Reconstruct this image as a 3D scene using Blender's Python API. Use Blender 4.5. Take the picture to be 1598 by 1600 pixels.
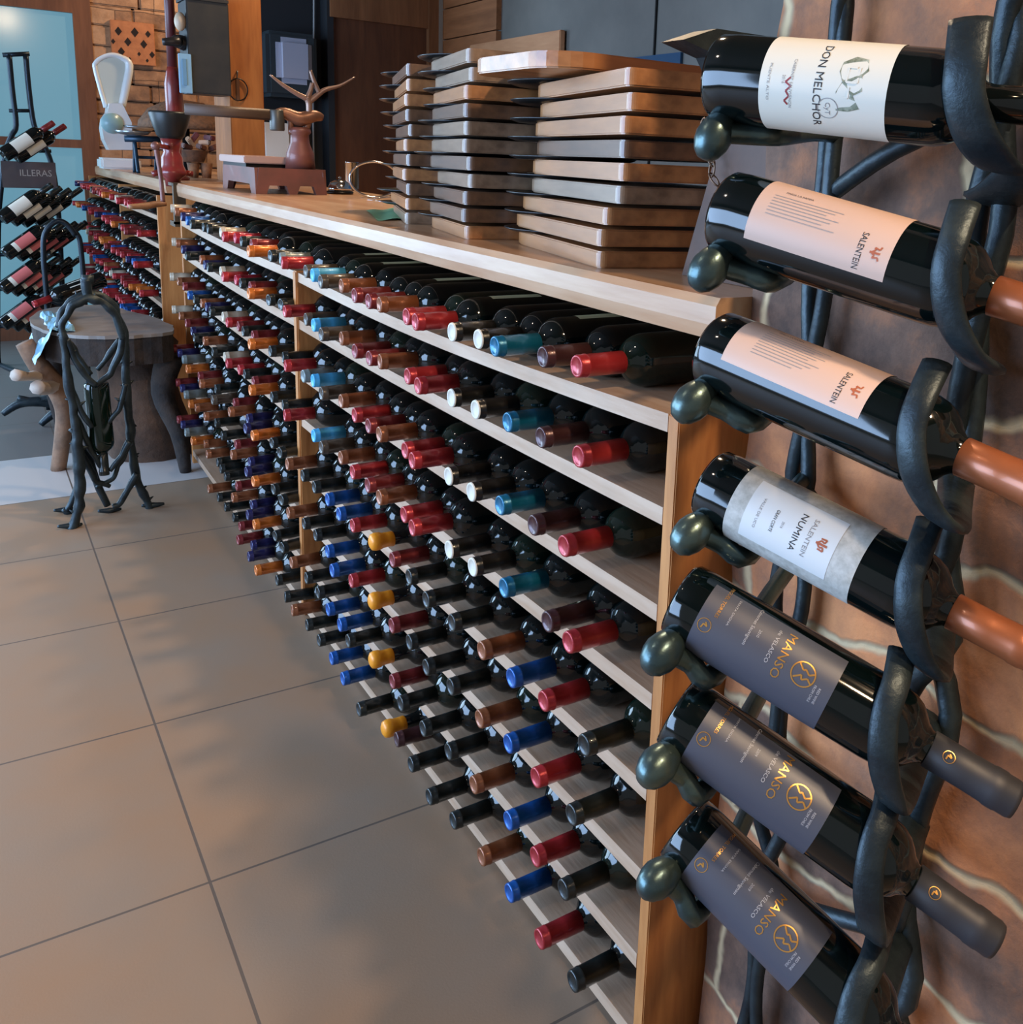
import bpy, bmesh, math, random
from mathutils import Vector, Matrix
random.seed(7)
for o in list(bpy.data.objects): bpy.data.objects.remove(o)
SC = bpy.context.scene
COL = SC.collection
# ---------------------------------------------------------------- camera
CAM = Vector((-0.68088838, -0.86650128, 1.20447732))
RX = Vector((0.8286343588758966, -0.5580540560795042, 0.044054168741960144))
DN = Vector((-0.08146442332153628, -0.198074269268454, -0.9767958494929518))
FW = Vector((0.5538308830529597, 0.8058177550457557, -0.20959269698583884))
FOC = 1492.5728
PX, PY = 954.638, 577.584
cd = bpy.data.cameras.new('camera'); cam = bpy.data.objects.new('camera', cd); COL.objects.link(cam)
cd.sensor_fit = 'HORIZONTAL'; cd.sensor_width = 36.0
cd.lens = FOC / 1598.0 * 36.0
cd.shift_x = -(PX - 799.0) / 1598.0
cd.shift_y = (PY - 800.0) / 1598.0
cd.clip_start = 0.02; cd.clip_end = 60
m = Matrix((RX, -DN, -FW)).transposed().to_4x4(); m.translation = CAM
cam.matrix_world = m
SC.camera = cam
# ---------------------------------------------------------------- world, lights, exposure
SC.view_settings.view_transform = 'Standard'; SC.view_settings.look = 'None'
SC.view_settings.gamma = 1.0; SC.view_settings.use_curve_mapping = False
SC.view_settings.exposure = 0.0
w = bpy.data.worlds.new('world'); SC.world = w; w.use_nodes = True
bg = w.node_tree.nodes['Background']
bg.inputs[0].default_value = (0.76, 0.75, 0.76, 1); bg.inputs[1].default_value = 0.36
def area(name, loc, target, size, energy, col, sizey=None):
    l = bpy.data.lights.new(name, 'AREA'); l.energy = energy; l.color = col
    l.shape = 'RECTANGLE'; l.size = size; l.size_y = sizey or size
    o = bpy.data.objects.new(name, l); COL.objects.link(o); o.location = loc
    o.rotation_euler = (Vector(target) - Vector(loc)).to_track_quat('-Z', 'Y').to_euler()
    return o
# daylight through the windows on the left and at the far end
area('window_daylight', (-3.4, 1.6, 1.3), (0.2, 1.2, 0.75), 3.6, 270, (0.42, 0.64, 1.0), 1.9)
area('far_window_daylight', (-2.5, 5.7, 1.4), (-0.4, 1.6, 0.7), 3.4, 210, (0.50, 0.74, 1.0), 2.0)
# warm ceiling spots above the aisle
def bulb(name, loc, energy, col=(1.0, 0.72, 0.46), r=0.05, target=None, angle=110):
    l = bpy.data.lights.new(name, 'SPOT'); l.energy = energy; l.color = col
    l.shadow_soft_size = r; l.spot_size = math.radians(angle); l.spot_blend = 0.6
    o = bpy.data.objects.new(name, l); COL.objects.link(o); o.location = loc
    t = Vector(target) if target else Vector((loc[0], loc[1], 0))
    o.rotation_euler = (t - Vector(loc)).to_track_quat('-Z', 'Y').to_euler()
    return o
bulb('ceiling_spot', (-0.02, -1.35, 2.6), 120, target=(0.1, 0.1, 0.6))
bulb('ceiling_spot', (0.55, 1.35, 2.6), 95, target=(0.1, 1.2, 0.5))
bulb('ceiling_spot', (0.9, 3.1, 2.6), 85, target=(0.6, 3.2, 0.8))
bulb('ceiling_spot', (-0.55, -1.35, 2.3), 42, target=(0.1, -0.62, .45), angle=42, col=(1.0, .70, .42))
bulb('ceiling_spot', (-1.3, 0.6, 2.7), 16, target=(-0.5, 0.8, 0), col=(1.0, .82, .66))
bulb('ceiling_spot', (1.1, 5.0, 2.6), 80, target=(0.6, 5.9, 1.2))

# ---------------------------------------------------------------- helpers
def at(px, py, x=None, y=None, z=None):
    """the point of the place seen at pixel (px, py) of the photo on the plane x=, y= or z="""
    d = RX * ((px - PX) / FOC) + DN * ((py - PY) / FOC) + FW
    if x is not None: s = (x - CAM.x) / d.x
    elif y is not None: s = (y - CAM.y) / d.y
    else: s = (z - CAM.z) / d.z
    return CAM + d * s
def lin(c):
    return tuple(((v / 255.0) / 12.92 if v / 255.0 <= 0.04045 else (((v / 255.0) + 0.055) / 1.055) ** 2.4) for v in c)
_mc = {}
def mat(name, rgb, rough=0.5, metal=0.0, coat=0.0, spec=0.5, emit=None, estr=0, noise=None, scale=8.0, stretch=None, bump=0.0, aniso=0):
    """noise: second sRGB colour mixed in by a noise pattern of the surface itself"""
    if name in _mc: return _mc[name]
    mt = bpy.data.materials.new(name); mt.use_nodes = True; nt = mt.node_tree; b = nt.nodes['Principled BSDF']
    b.inputs['Base Color'].default_value = (*lin(rgb), 1); b.inputs['Roughness'].default_value = rough
    b.inputs['Metallic'].default_value = metal; b.inputs['Coat Weight'].default_value = coat
    b.inputs['Specular IOR Level'].default_value = spec
    if emit: b.inputs['Emission Color'].default_value = (*lin(emit), 1); b.inputs['Emission Strength'].default_value = estr
    if noise or bump:
        tc = nt.nodes.new('ShaderNodeTexCoord'); mp = nt.nodes.new('ShaderNodeMapping'); nz = nt.nodes.new('ShaderNodeTexNoise')
        nt.links.new(tc.outputs['Object'], mp.inputs[0]); nt.links.new(mp.outputs[0], nz.inputs[0])
        mp.inputs['Scale'].default_value = stretch or (1, 1, 1)
        nz.inputs['Scale'].default_value = scale; nz.inputs['Detail'].default_value = 6; nz.inputs['Roughness'].default_value = 0.6
        if noise:
            r = nt.nodes.new('ShaderNodeValToRGB'); r.color_ramp.elements[0].position = 0.35; r.color_ramp.elements[1].position = 0.68
            r.color_ramp.elements[0].color = (*lin(rgb), 1); r.color_ramp.elements[1].color = (*lin(noise), 1)
            nt.links.new(nz.outputs[0], r.inputs[0]); nt.links.new(r.outputs[0], b.inputs['Base Color'])
        if bump:
            bp = nt.nodes.new('ShaderNodeBump'); bp.inputs['Strength'].default_value = bump; bp.inputs['Distance'].default_value = 0.01
            nt.links.new(nz.outputs[0], bp.inputs['Height']); nt.links.new(bp.outputs[0], b.inputs['Normal'])
    _mc[name] = mt
    return mt
def wood(name, light, dark, axis='y', scale=5.0, rough=0.5, rings=True, coat=0.0):
    """planed wood with grain running along one axis of the object"""
    if name in _mc: return _mc[name]
    mt = bpy.data.materials.new(name); mt.use_nodes = True; nt = mt.node_tree; b = nt.nodes['Principled BSDF']
    b.inputs['Roughness'].default_value = rough; b.inputs['Coat Weight'].default_value = coat; b.inputs['Coat Roughness'].default_value = .25
    tc = nt.nodes.new('ShaderNodeTexCoord'); mp = nt.nodes.new('ShaderNodeMapping')
    sc = {'x': (0.12, 1, 1), 'y': (1, 0.12, 1), 'z': (1, 1, 0.12)}[axis]
    mp.inputs['Scale'].default_value = sc
    nt.links.new(tc.outputs['Object'], mp.inputs[0])
    n1 = nt.nodes.new('ShaderNodeTexNoise'); n1.inputs['Scale'].default_value = scale * 3; n1.inputs['Detail'].default_value = 3; n1.inputs['Distortion'].default_value = 1.2
    n2 = nt.nodes.new('ShaderNodeTexNoise'); n2.inputs['Scale'].default_value = scale * 22; n2.inputs['Detail'].default_value = 5
    nt.links.new(mp.outputs[0], n1.inputs[0]); nt.links.new(mp.outputs[0], n2.inputs[0])
    mx = nt.nodes.new('ShaderNodeMath'); mx.operation = 'MULTIPLY_ADD'; mx.inputs[1].default_value = 0.35
    nt.links.new(n2.outputs[0], mx.inputs[0]); nt.links.new(n1.outputs[0], mx.inputs[2])
    r = nt.nodes.new('ShaderNodeValToRGB'); r.color_ramp.elements[0].position = 0.45; r.color_ramp.elements[1].position = 0.88
    r.color_ramp.elements[0].color = (*lin(light), 1); r.color_ramp.elements[1].color = (*lin(dark), 1)
    nt.links.new(mx.outputs[0], r.inputs[0]); nt.links.new(r.outputs[0], b.inputs['Base Color'])
    bp = nt.nodes.new('ShaderNodeBump'); bp.inputs['Strength'].default_value = 0.15; bp.inputs['Distance'].default_value = 0.004
    nt.links.new(n2.outputs[0], bp.inputs['Height']); nt.links.new(bp.outputs[0], b.inputs['Normal'])
    _mc[name] = mt
    return mt
def rawmesh(name, vs, fs, mt=None, smooth=False, mats=None, fm=None):
    me = bpy.data.meshes.new(name); me.from_pydata([tuple(v) for v in vs], [], fs); me.update()
    bm = bmesh.new(); bm.from_mesh(me); bmesh.ops.recalc_face_normals(bm, faces=bm.faces); bm.to_mesh(me); bm.free()
    if mats:
        for q in mats: me.materials.append(q)
        if fm:
            for p, i in zip(me.polygons, fm): p.material_index = i
    elif mt: me.materials.append(mt)
    if smooth:
        for p in me.polygons: p.use_smooth = True
    return me
def link(name, me, parent=None, loc=None, rot=None):
    o = bpy.data.objects.new(name, me); COL.objects.link(o)
    if parent: o.parent = parent
    if loc is not None: o.location = loc
    if rot is not None: o.rotation_euler = rot
    return o
def tag(o, label=None, cat=None, group=None, kind=None):
    if label: o['label'] = label
    if cat: o['category'] = cat
    if group: o['group'] = group
    if kind: o['kind'] = kind
    return o
def empty(name, loc=(0, 0, 0), rot=(0, 0, 0), **k):
    o = bpy.data.objects.new(name, None); COL.objects.link(o); o.location = loc; o.rotation_euler = rot; o.empty_display_size = .05
    return tag(o, **k)
class MB:
    """collects shapes that become one mesh"""
    def __init__(s): s.v = []; s.f = []; s.sm = []
    def add(s, vs, fs, sm=False):
        n = len(s.v); s.v += [Vector(v) for v in vs]; s.f += [tuple(i + n for i in f) for f in fs]; s.sm += [sm] * len(fs); return s
    def box(s, c, d, M=None, bev=0.0):
        bm = bmesh.new(); bmesh.ops.create_cube(bm, size=1)
        bmesh.ops.scale(bm, vec=d, verts=bm.verts)
        if bev: bmesh.ops.bevel(bm, geom=bm.edges[:], offset=bev, segments=2, affect='EDGES')
        if M is not None: bmesh.ops.transform(bm, matrix=M, verts=bm.verts)
        bm.verts.index_update()
        s.add([v.co + Vector(c) for v in bm.verts], [[v.index for v in f.verts] for f in bm.faces]); bm.free(); return s
    def span(s, a, b, bev=0.0):
        a = Vector(a); b = Vector(b); return s.box((a + b) / 2, [abs(t) for t in (b - a)], bev=bev)
    def lathe(s, prof, n=20, M=None, cap=True):
        M = M or Matrix.Identity(4); vs = []; fs = []
        for r, z in prof:
            for k in range(n):
                a = 2 * math.pi * k / n; vs.append(M @ Vector((r * math.cos(a), r * math.sin(a), z)))
        for i in range(len(prof) - 1):
            for k in range(n):
                k2 = (k + 1) % n; fs.append((i * n + k, i * n + k2, (i + 1) * n + k2, (i + 1) * n + k))
        if cap:
            fs.append(tuple(range(n - 1, -1, -1))); fs.append(tuple((len(prof) - 1) * n + k for k in range(n)))
        return s.add(vs, fs, True)
    def tube(s, pts, r, n=8, flat=None, sub=4, closed=False):
        """round or (flat=(w, t) with up vector) flattened tube through points, Catmull-Rom smoothed"""
        P = [Vector(p) for p in pts]; R = list(r) if isinstance(r, (list, tuple)) else [r] * len(P)
        Q = []; RR = []; L = len(P)
        if sub > 1 and L > 2:
            for i in range(L if closed else L - 1):
                p0 = P[(i - 1) % L] if (closed or i) else P[0]; p1 = P[i]; p2 = P[(i + 1) % L]
                p3 = P[(i + 2) % L] if (closed or i + 2 < L) else P[-1]
                for k in range(sub):
                    t = k / sub; t2 = t * t; t3 = t2 * t
                    Q.append(0.5 * ((2 * p1) + (-p0 + p2) * t + (2 * p0 - 5 * p1 + 4 * p2 - p3) * t2 + (-p0 + 3 * p1 - 3 * p2 + p3) * t3))
                    RR.append(R[i] * (1 - t) + R[(i + 1) % L] * t)
            if not closed: Q.append(P[-1]); RR.append(R[-1])
        else: Q, RR = P, R
        vs = []; fs = []; u = None; N = len(Q)
        for i, q in enumerate(Q):
            if closed: t = (Q[(i + 1) % N] - Q[i - 1]).normalized()
            else: t = (Q[min(i + 1, N - 1)] - Q[max(i - 1, 0)]).normalized()
            if flat: u = (Vector(flat[1]) - t * Vector(flat[1]).dot(t)).normalized()
            elif u is None: u = t.orthogonal().normalized()
            else: u = (u - t * u.dot(t)).normalized()
            v = t.cross(u)
            for k in range(n):
                a = 2 * math.pi * (k + .5) / n
                vs.append(q + (u * math.cos(a) * (flat[0] if flat else 1) + v * math.sin(a)) * RR[i])
        m_ = N if closed else N - 1
        for i in range(m_):
            j = (i + 1) % N
            for k in range(n):
                k2 = (k + 1) % n; fs.append((i * n + k, i * n + k2, j * n + k2, j * n + k))
        if not closed:
            fs.append(tuple(range(n - 1, -1, -1))); fs.append(tuple((N - 1) * n + k for k in range(n)))
        return s.add(vs, fs, True)
    def prism(s, poly, axis, a, b):
        """polygon of (u,v) extruded along an axis: 'x' -> (y,z), 'y' -> (x,z), 'z' -> (x,y)"""
        def P(u, v, w): return {'x': (w, u, v), 'y': (u, w, v), 'z': (u, v, w)}[axis]
        n = len(poly); vs = [P(u, v, a) for u, v in poly] + [P(u, v, b) for u, v in poly]
        fs = [tuple(range(n)), tuple(range(2 * n - 1, n - 1, -1))] + [(k, (k + 1) % n, (k + 1) % n + n, k + n) for k in range(n)]
        return s.add(vs, fs)
    def ball(s, c, r, n=12, sq=(1, 1, 1)):
        prof = [(max(1e-4, math.sin(math.pi * k / n)) , -math.cos(math.pi * k / n)) for k in range(n + 1)]
        M = Matrix.Translation(Vector(c)) @ Matrix.Diagonal((r * sq[0], r * sq[1], r * sq[2], 1))
        return s.lathe(prof, n * 2, M, cap=False)
    def mesh(s, name, mt):
        me = rawmesh(name, s.v, s.f, mt)
        for p, q in zip(me.polygons, s.sm): p.use_smooth = q
        return me
    def build(s, name, mt, parent=None, local=True):
        vs = s.v
        o = link(name, None if not vs else s.mesh(name, mt), parent)
        if parent and not local: o.matrix_parent_inverse = parent.matrix_world.inverted()
        return o
def rotM(dirv, up=(0, 0, 1)):
    """matrix whose local Z runs along dirv"""
    z = Vector(dirv).normalized(); x = Vector(up).cross(z)
    if x.length < 1e-4: x = Vector((1, 0, 0))
    x.normalize(); y = z.cross(x); return Matrix((x, y, z)).transposed()
def struct(name, mb, mt): return tag(mb.build(name, mt), kind='structure')
def rel(pts, o): return [Vector(p) - Vector(o) for p in pts]

# ---------------------------------------------------------------- materials
M_glass = mat('bottle_glass', (5, 14, 15), rough=0.08, spec=0.5, coat=0.15)
M_glassg = mat('bottle_glass_green', (10, 24, 18), rough=0.08, spec=0.5, coat=0.15)
M_iron = mat('wrought_iron', (30, 40, 46), rough=0.42, metal=0.5, noise=(52, 64, 68), scale=24, bump=0.25)
M_spike = mat('burnished_iron', (64, 84, 88), rough=0.3, metal=0.75, noise=(92, 110, 104), scale=16, bump=0.15)
M_black = mat('black_metal', (16, 17, 18), rough=0.35, metal=0.3)
M_pine = wood('pine_board', (202, 174, 148), (176, 140, 110), 'y', 5, rough=.4, coat=.5)
M_pinez = wood('pine_upright', (204, 140, 80), (156, 94, 46), 'z', 5)
M_pinex = wood('pine_crosswise', (204, 148, 92), (160, 104, 58), 'x', 5)
M_top = wood('worktop_wood', (202, 164, 128), (172, 124, 86), 'y', 3, rough=0.4, coat=0.5)
M_beam = wood('beam_wood', (186, 116, 56), (150, 86, 38), 'z', 4, rough=.45)
M_chrome = mat('chrome', (210, 212, 214), rough=0.12, metal=1.0)
M_white = mat('white_enamel', (225, 226, 224), rough=0.25, coat=0.4)
M_red = mat('red_enamel', (140, 44, 40), rough=0.3, coat=0.4, noise=(110, 40, 32), scale=14)

# ---------------------------------------------------------------- floor
def floor_material():
    mt = bpy.data.materials.new('floor_tiles'); mt.use_nodes = True; nt = mt.node_tree; N = nt.nodes; L = nt.links; b = N['Principled BSDF']
    tc = N.new('ShaderNodeTexCoord'); sp = N.new('ShaderNodeSeparateXYZ'); L.new(tc.outputs['Object'], sp.inputs[0])
    T = 0.533
    def mth(op, a, bb=None, c=None):
        n = N.new('ShaderNodeMath'); n.operation = op
        for i, q in enumerate((a, bb, c)):
            if q is None: continue
            if isinstance(q, (int, float)): n.inputs[i].default_value = q
            else: L.new(q, n.inputs[i])
        return n.outputs[0]
    masks = []
    for out, off in ((sp.outputs[0], -0.421), (sp.outputs[1], 0.629)):
        s_ = mth('DIVIDE', mth('SUBTRACT', out, off), T)
        fr = mth('ABSOLUTE', mth('SUBTRACT', mth('FRACT', mth('ADD', s_, 100.5)), 0.5))
        masks.append(mth('LESS_THAN', fr, 0.0045))
    joint = mth('MAXIMUM', masks[0], masks[1])
    n1 = N.new('ShaderNodeTexNoise'); n1.inputs['Scale'].default_value = 3.2; n1.inputs['Detail'].default_value = 5; L.new(tc.outputs['Object'], n1.inputs[0])
    n2 = N.new('ShaderNodeTexNoise'); n2.inputs['Scale'].default_value = 260; n2.inputs['Detail'].default_value = 2; L.new(tc.outputs['Object'], n2.inputs[0])
    r1 = N.new('ShaderNodeValToRGB'); L.new(n1.outputs[0], r1.inputs[0])
    r1.color_ramp.elements[0].position = .3; r1.color_ramp.elements[1].position = .72
    r1.color_ramp.elements[0].color = (*lin((142, 124, 106)), 1); r1.color_ramp.elements[1].color = (*lin((152, 120, 92)), 1)
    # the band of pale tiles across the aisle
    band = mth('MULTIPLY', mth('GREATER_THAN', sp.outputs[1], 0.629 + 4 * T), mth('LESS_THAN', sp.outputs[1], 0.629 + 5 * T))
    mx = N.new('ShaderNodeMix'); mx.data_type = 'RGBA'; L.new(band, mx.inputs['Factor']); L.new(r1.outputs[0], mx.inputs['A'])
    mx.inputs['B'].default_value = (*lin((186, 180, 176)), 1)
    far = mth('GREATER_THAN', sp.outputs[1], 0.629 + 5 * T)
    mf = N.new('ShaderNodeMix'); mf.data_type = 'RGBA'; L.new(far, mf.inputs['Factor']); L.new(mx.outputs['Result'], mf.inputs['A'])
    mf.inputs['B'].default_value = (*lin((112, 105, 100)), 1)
    m2 = N.new('ShaderNodeMix'); m2.data_type = 'RGBA'; L.new(joint, m2.inputs['Factor']); L.new(mf.outputs['Result'], m2.inputs['A'])
    m2.inputs['B'].default_value = (*lin((98, 86, 76)), 1)
    L.new(m2.outputs['Result'], b.inputs['Base Color'])
    b.inputs['Roughness'].default_value = 0.42; b.inputs['Specular IOR Level'].default_value = .45
    bp = N.new('ShaderNodeBump'); bp.inputs['Strength'].default_value = 0.4; bp.inputs['Distance'].default_value = 0.003
    L.new(mth('SUBTRACT', mth('MULTIPLY', n2.outputs[0], 0.12), joint), bp.inputs['Height']); L.new(bp.outputs[0], b.inputs['Normal'])
    return mt
struct('floor', MB().span((-4, -2.6, -0.05), (1.86, 6.0, 0)), floor_material())

# ---------------------------------------------------------------- walls
def stone_material(name, cols, mortar, bw, bh, ms, swz, bump=1.0, dist=0.06):
    mt = bpy.data.materials.new(name); mt.use_nodes = True; nt = mt.node_tree; N = nt.nodes; L = nt.links; b = N['Principled BSDF']
    tc = N.new('ShaderNodeTexCoord'); sp = N.new('ShaderNodeSeparateXYZ'); cb = N.new('ShaderNodeCombineXYZ')
    L.new(tc.outputs['Object'], sp.inputs[0]); L.new(sp.outputs[swz[0]], cb.inputs[0]); L.new(sp.outputs[swz[1]], cb.inputs[1])
    nz = N.new('ShaderNodeTexNoise'); nz.inputs['Scale'].default_value = 5; nz.inputs['Detail'].default_value = 4; L.new(tc.outputs['Object'], nz.inputs[0])
    sb = N.new('ShaderNodeVectorMath'); sb.operation = 'MULTIPLY_ADD'; L.new(nz.outputs['Color'], sb.inputs[0])
    sb.inputs[1].default_value = (dist, dist, 0); L.new(cb.outputs[0], sb.inputs[2])
    br = N.new('ShaderNodeTexBrick'); L.new(sb.outputs[0], br.inputs[0]); br.inputs['Scale'].default_value = 1
    br.inputs['Brick Width'].default_value = bw; br.inputs['Row Height'].default_value = bh; br.inputs['Mortar Size'].default_value = ms
    br.inputs['Mortar Smooth'].default_value = 0.9; br.inputs['Color1'].default_value = (0, 0, 0, 1); br.inputs['Color2'].default_value = (1, 1, 1, 1); br.inputs['Bias'].default_value = 0
    n2 = N.new('ShaderNodeTexNoise'); n2.inputs['Scale'].default_value = 9; n2.inputs['Detail'].default_value = 8; n2.inputs['Roughness'].default_value = .65; L.new(tc.outputs['Object'], n2.inputs[0])
    ad = N.new('ShaderNodeMath'); ad.operation = 'MULTIPLY_ADD'; L.new(br.outputs['Color'], ad.inputs[0]); ad.inputs[1].default_value = .35
    L.new(n2.outputs[0], ad.inputs[2])
    rp = N.new('ShaderNodeValToRGB'); L.new(ad.outputs[0], rp.inputs[0])
    el = rp.color_ramp.elements; el[0].position = .38; el[0].color = (*lin(cols[0]), 1); el[1].position = .95; el[1].color = (*lin(cols[-1]), 1)
    for i, c in enumerate(cols[1:-1]):
        e = el.new(.38 + .57 * (i + 1) / (len(cols) - 1)); e.color = (*lin(c), 1)
    mx = N.new('ShaderNodeMix'); mx.data_type = 'RGBA'; L.new(br.outputs['Fac'], mx.inputs['Factor']); L.new(rp.outputs[0], mx.inputs['A']); mx.inputs['B'].default_value = (*lin(mortar), 1)
    L.new(mx.outputs['Result'], b.inputs['Base Color']); b.inputs['Roughness'].default_value = .85
    hs = N.new('ShaderNodeMath'); hs.operation = 'MULTIPLY_ADD'; L.new(br.outputs['Fac'], hs.inputs[0]); hs.inputs[1].default_value = -.45; L.new(n2.outputs[0], hs.inputs[2])
    bp = N.new('ShaderNodeBump'); bp.inputs['Strength'].default_value = bump; bp.inputs['Distance'].default_value = .012
    L.new(hs.outputs[0], bp.inputs['Height']); L.new(bp.outputs[0], b.inputs['Normal'])
    return mt
M_stone = stone_material('terracotta_stone', [(70, 54, 46), (112, 84, 68), (168, 110, 74), (206, 136, 86)], (196, 172, 134), .50, .15, .009, (1, 2), bump=.55, dist=.12)
def rough_wall(name, y0, y1, z0, z1, x, depth, mt, ny=60, nz=90):
    vs = []; fs = []
    import mathutils
    nf = mathutils.noise
    for j in range(nz + 1):
        for i in range(ny + 1):
            yy = y0 + (y1 - y0) * i / ny; zz = z0 + (z1 - z0) * j / nz
            p = Vector((0, yy * 5, zz * 7)); d = nf.fractal(p, 1.0, 2.0, 4) * .016
            e = nf.noise(Vector((3, zz * 6, 1))) * .012 if i == ny else 0
            vs.append((x - .006 + d * (0.4 if i == ny else 1), yy + e, zz))
    for j in range(nz):
        for i in range(ny):
            a = j * (ny + 1) + i; fs.append((a, a + 1, a + ny + 2, a + ny + 1))
    n0 = len(vs)
    for j in range(nz + 1):
        q = vs[j * (ny + 1) + ny]; vs.append((x + depth, q[1], q[2]))
    for j in range(nz):
        fs.append((j * (ny + 1) + ny, n0 + j, n0 + j + 1, (j + 1) * (ny + 1) + ny))
    return tag(link(name, rawmesh(name, vs, fs, mt, True)), kind='structure')
rough_wall('wall_right', -1.6, -0.034, 0, 2.9, 0.100, 1.8, M_stone)
M_far = stone_material('stacked_stone', [(112, 80, 58), (150, 108, 76), (186, 140, 102), (160, 116, 80)], (110, 80, 58), .44, .4, .003, (0, 2), bump=.8, dist=.03)
# far wall: rows of thin uneven stone to the right of the window
mb = MB()
z = 0.0; r_ = random.Random(3)
while z < 2.9:
    h = r_.uniform(.085, .125); xx = 0.06
    while xx < 1.2:
        wd = r_.uniform(.18, .42); x1 = min(xx + wd, 1.2)
        mb.box(((xx + x1) / 2, 5.93 + r_.uniform(-.008, .008), z + h / 2), (x1 - xx - .003, .1, h - .004), bev=.008)
        xx = x1
    z += h
o = struct('wall_far', mb, M_far)
struct('wall_backing', MB().span((-0.05, 5.98, 0), (1.85, 6.05, 2.9)), mat('dark_mortar', (120, 88, 62), rough=.9))
# partition wall behind the bar: dark niche and brown door leaf
PY0 = 4.6
niche = MB().span((0.62, PY0 + .12, 0), (1.1, PY0 + .16, 2.9)).span((1.085, PY0, 0), (1.12, PY0 + .16, 2.9))
struct('wall_partition', niche, mat('niche_dark', (30, 33, 36), rough=.6))
dl = MB().span((1.12, PY0 + .02, 0), (1.68, PY0 + .06, 1.93))
struct('door_1', dl, wood('door_leaf', (104, 62, 36), (82, 46, 26), 'z', 4, rough=.5))
struct('trim_1', MB().span((1.675, PY0 - .02, 0), (1.735, PY0 + .05, 2.9)).span((1.10, PY0 - .01, 1.93), (1.735, PY0 + .05, 2.9)), wood('door_trim', (140, 92, 56), (112, 70, 40), 'z', 4))
struct('wall_back', MB().span((1.8, -1.0, 0), (1.86, 6.0, 2.9)), mat('slate_panel', (112, 108, 100), rough=.5, noise=(92, 90, 84), scale=2.5))
# plank cladding at the far end of the back wall and joints between the slate panels
mb = MB(); zt = 1.62
for k in range(6):
    mb.span((1.77, 3.92 if k != 2 else 3.92, 1.2 + .17 * k), (1.8, 4.60, 1.2 + .17 * k + .163))
struct('wall_cladding', mb, wood('cladding', (156, 100, 60), (126, 78, 44), 'y', 4))
pb = MB().box((0, 0, 0), (.03, .98, .2), bev=.004)
o = pb.build('wall_board', wood('wall_board', (196, 142, 100), (172, 116, 76), 'y', 4)); o.location = (1.775, 3.73, 1.72)
tag(o, 'pale brown board fixed along the back wall behind the board stacks', 'board')
o = MB().span((-.006, -.004, -.8), (.004, .004, .8)).build('wall_joint', M_black); o.location = (1.797, 2.524, 2.0)
tag(o, kind='structure')
o = MB().span((-.012, -.62, -.35), (0, .62, .06)).build('panel', mat('blue_panel', (18, 62, 92), rough=.4)); o.location = (1.797, 2.95, 1.60)
tag(o, 'dark blue panel low on the slate wall behind the boards', 'panel')
# window wall far left
WY = 5.9
M_frame = wood('window_frame', (128, 78, 48), (100, 58, 34), 'z', 4)
M_pane = mat('frosted_pane', (84, 104, 112), rough=.12, emit=(108, 164, 184), estr=.62)
wf = tag(empty('window_1', (0, WY, 0)), kind='structure')
mb = MB().span((-.02, -.03, 0), (.075, .05, 2.9)).span((-1.6, -.03, 1.94), (-.02, .05, 2.05)).span((-1.6, -.03, 1.16), (-.02, .04, 1.21)).span((-1.6, -.03, 2.6), (0, .05, 2.9)).span((-.95, -.03, 0), (-.87, .04, 1.94)).span((-1.6, -.03, 0), (-.02, .05, .12))
mb.span((-1.6, -.02, 2.05), (-.02, .05, 2.6)).build('window_frame', M_frame, wf)
MB().span((-1.6, .0, .12), (-.02, .012, 1.94)).build('window_pane', M_pane, wf)
struct('ceiling', MB().span((-4, -2.6, 2.9), (1.86, 6.05, 2.96)), mat('ceiling_boards', (92, 66, 46), rough=.7))

# ---------------------------------------------------------------- bottles
CAPS = dict(R=(172, 46, 52), D=(128, 44, 46), P=(74, 44, 46), T=(18, 104, 138), B=(18, 84, 158), S=(66, 164, 216), O=(206, 112, 44),
            C=(146, 86, 54), K=(24, 32, 32), G=(76, 66, 56), V=(38, 38, 84), M=(196, 180, 156), W=(22, 22, 22), Y=(240, 150, 26), X=(170, 34, 56), L=(120, 130, 128))
NAMES = dict(R='red', D='dark red', P='plum brown', T='teal', B='blue', S='sky blue', O='orange', C='copper brown', K='black', G='grey brown',
             V='navy', M='cream', W='black white-tipped', Y='yellow wax', X='crimson', L='silver grey')
CM = {k: mat('capsule_' + NAMES[k].replace(' ', '_').replace('-', '_'), v, rough=.3 if k not in 'YS' else .45, metal=.35 if k in 'RDPTBCVOX' else .1, coat=.25, bump=.08, scale=120) for k, v in CAPS.items()}
BOT = [(0.001, .012), (.014, .008), (.026, .001), (.033, 0.0), (.0362, .004), (.0368, .02), (.0368, .187), (.0363, .197), (.0340, .206), (.0300, .2135), (.0245, .219), (.0190, .223), (.0150, .228), (.0138, .234), (.0136, .292), (.001, .293)]
def bottle_mesh(name, mt, n=20, prof=BOT, kr=1.0, kz=1.0): return MB().lathe([(r * kr, z_ * kz) for r, z_ in prof], n).mesh(name, mt)
CAPP = [(.0146, .2290), (.0154, .2294), (.0151, .2600), (.0151, .2850), (.0157, .2858), (.0157, .2885), (.0151, .2893), (.0152, .2975), (.0143, .3), (.0118, .2999), (.0112, .2988), (.001, .2988)]
YWAX = [(.0142, .258), (.0155, .260), (.0150, .270), (.0155, .281), (.0178, .287), (.0182, .296), (.016, .303), (.010, .3065), (.001, .307)]
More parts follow.
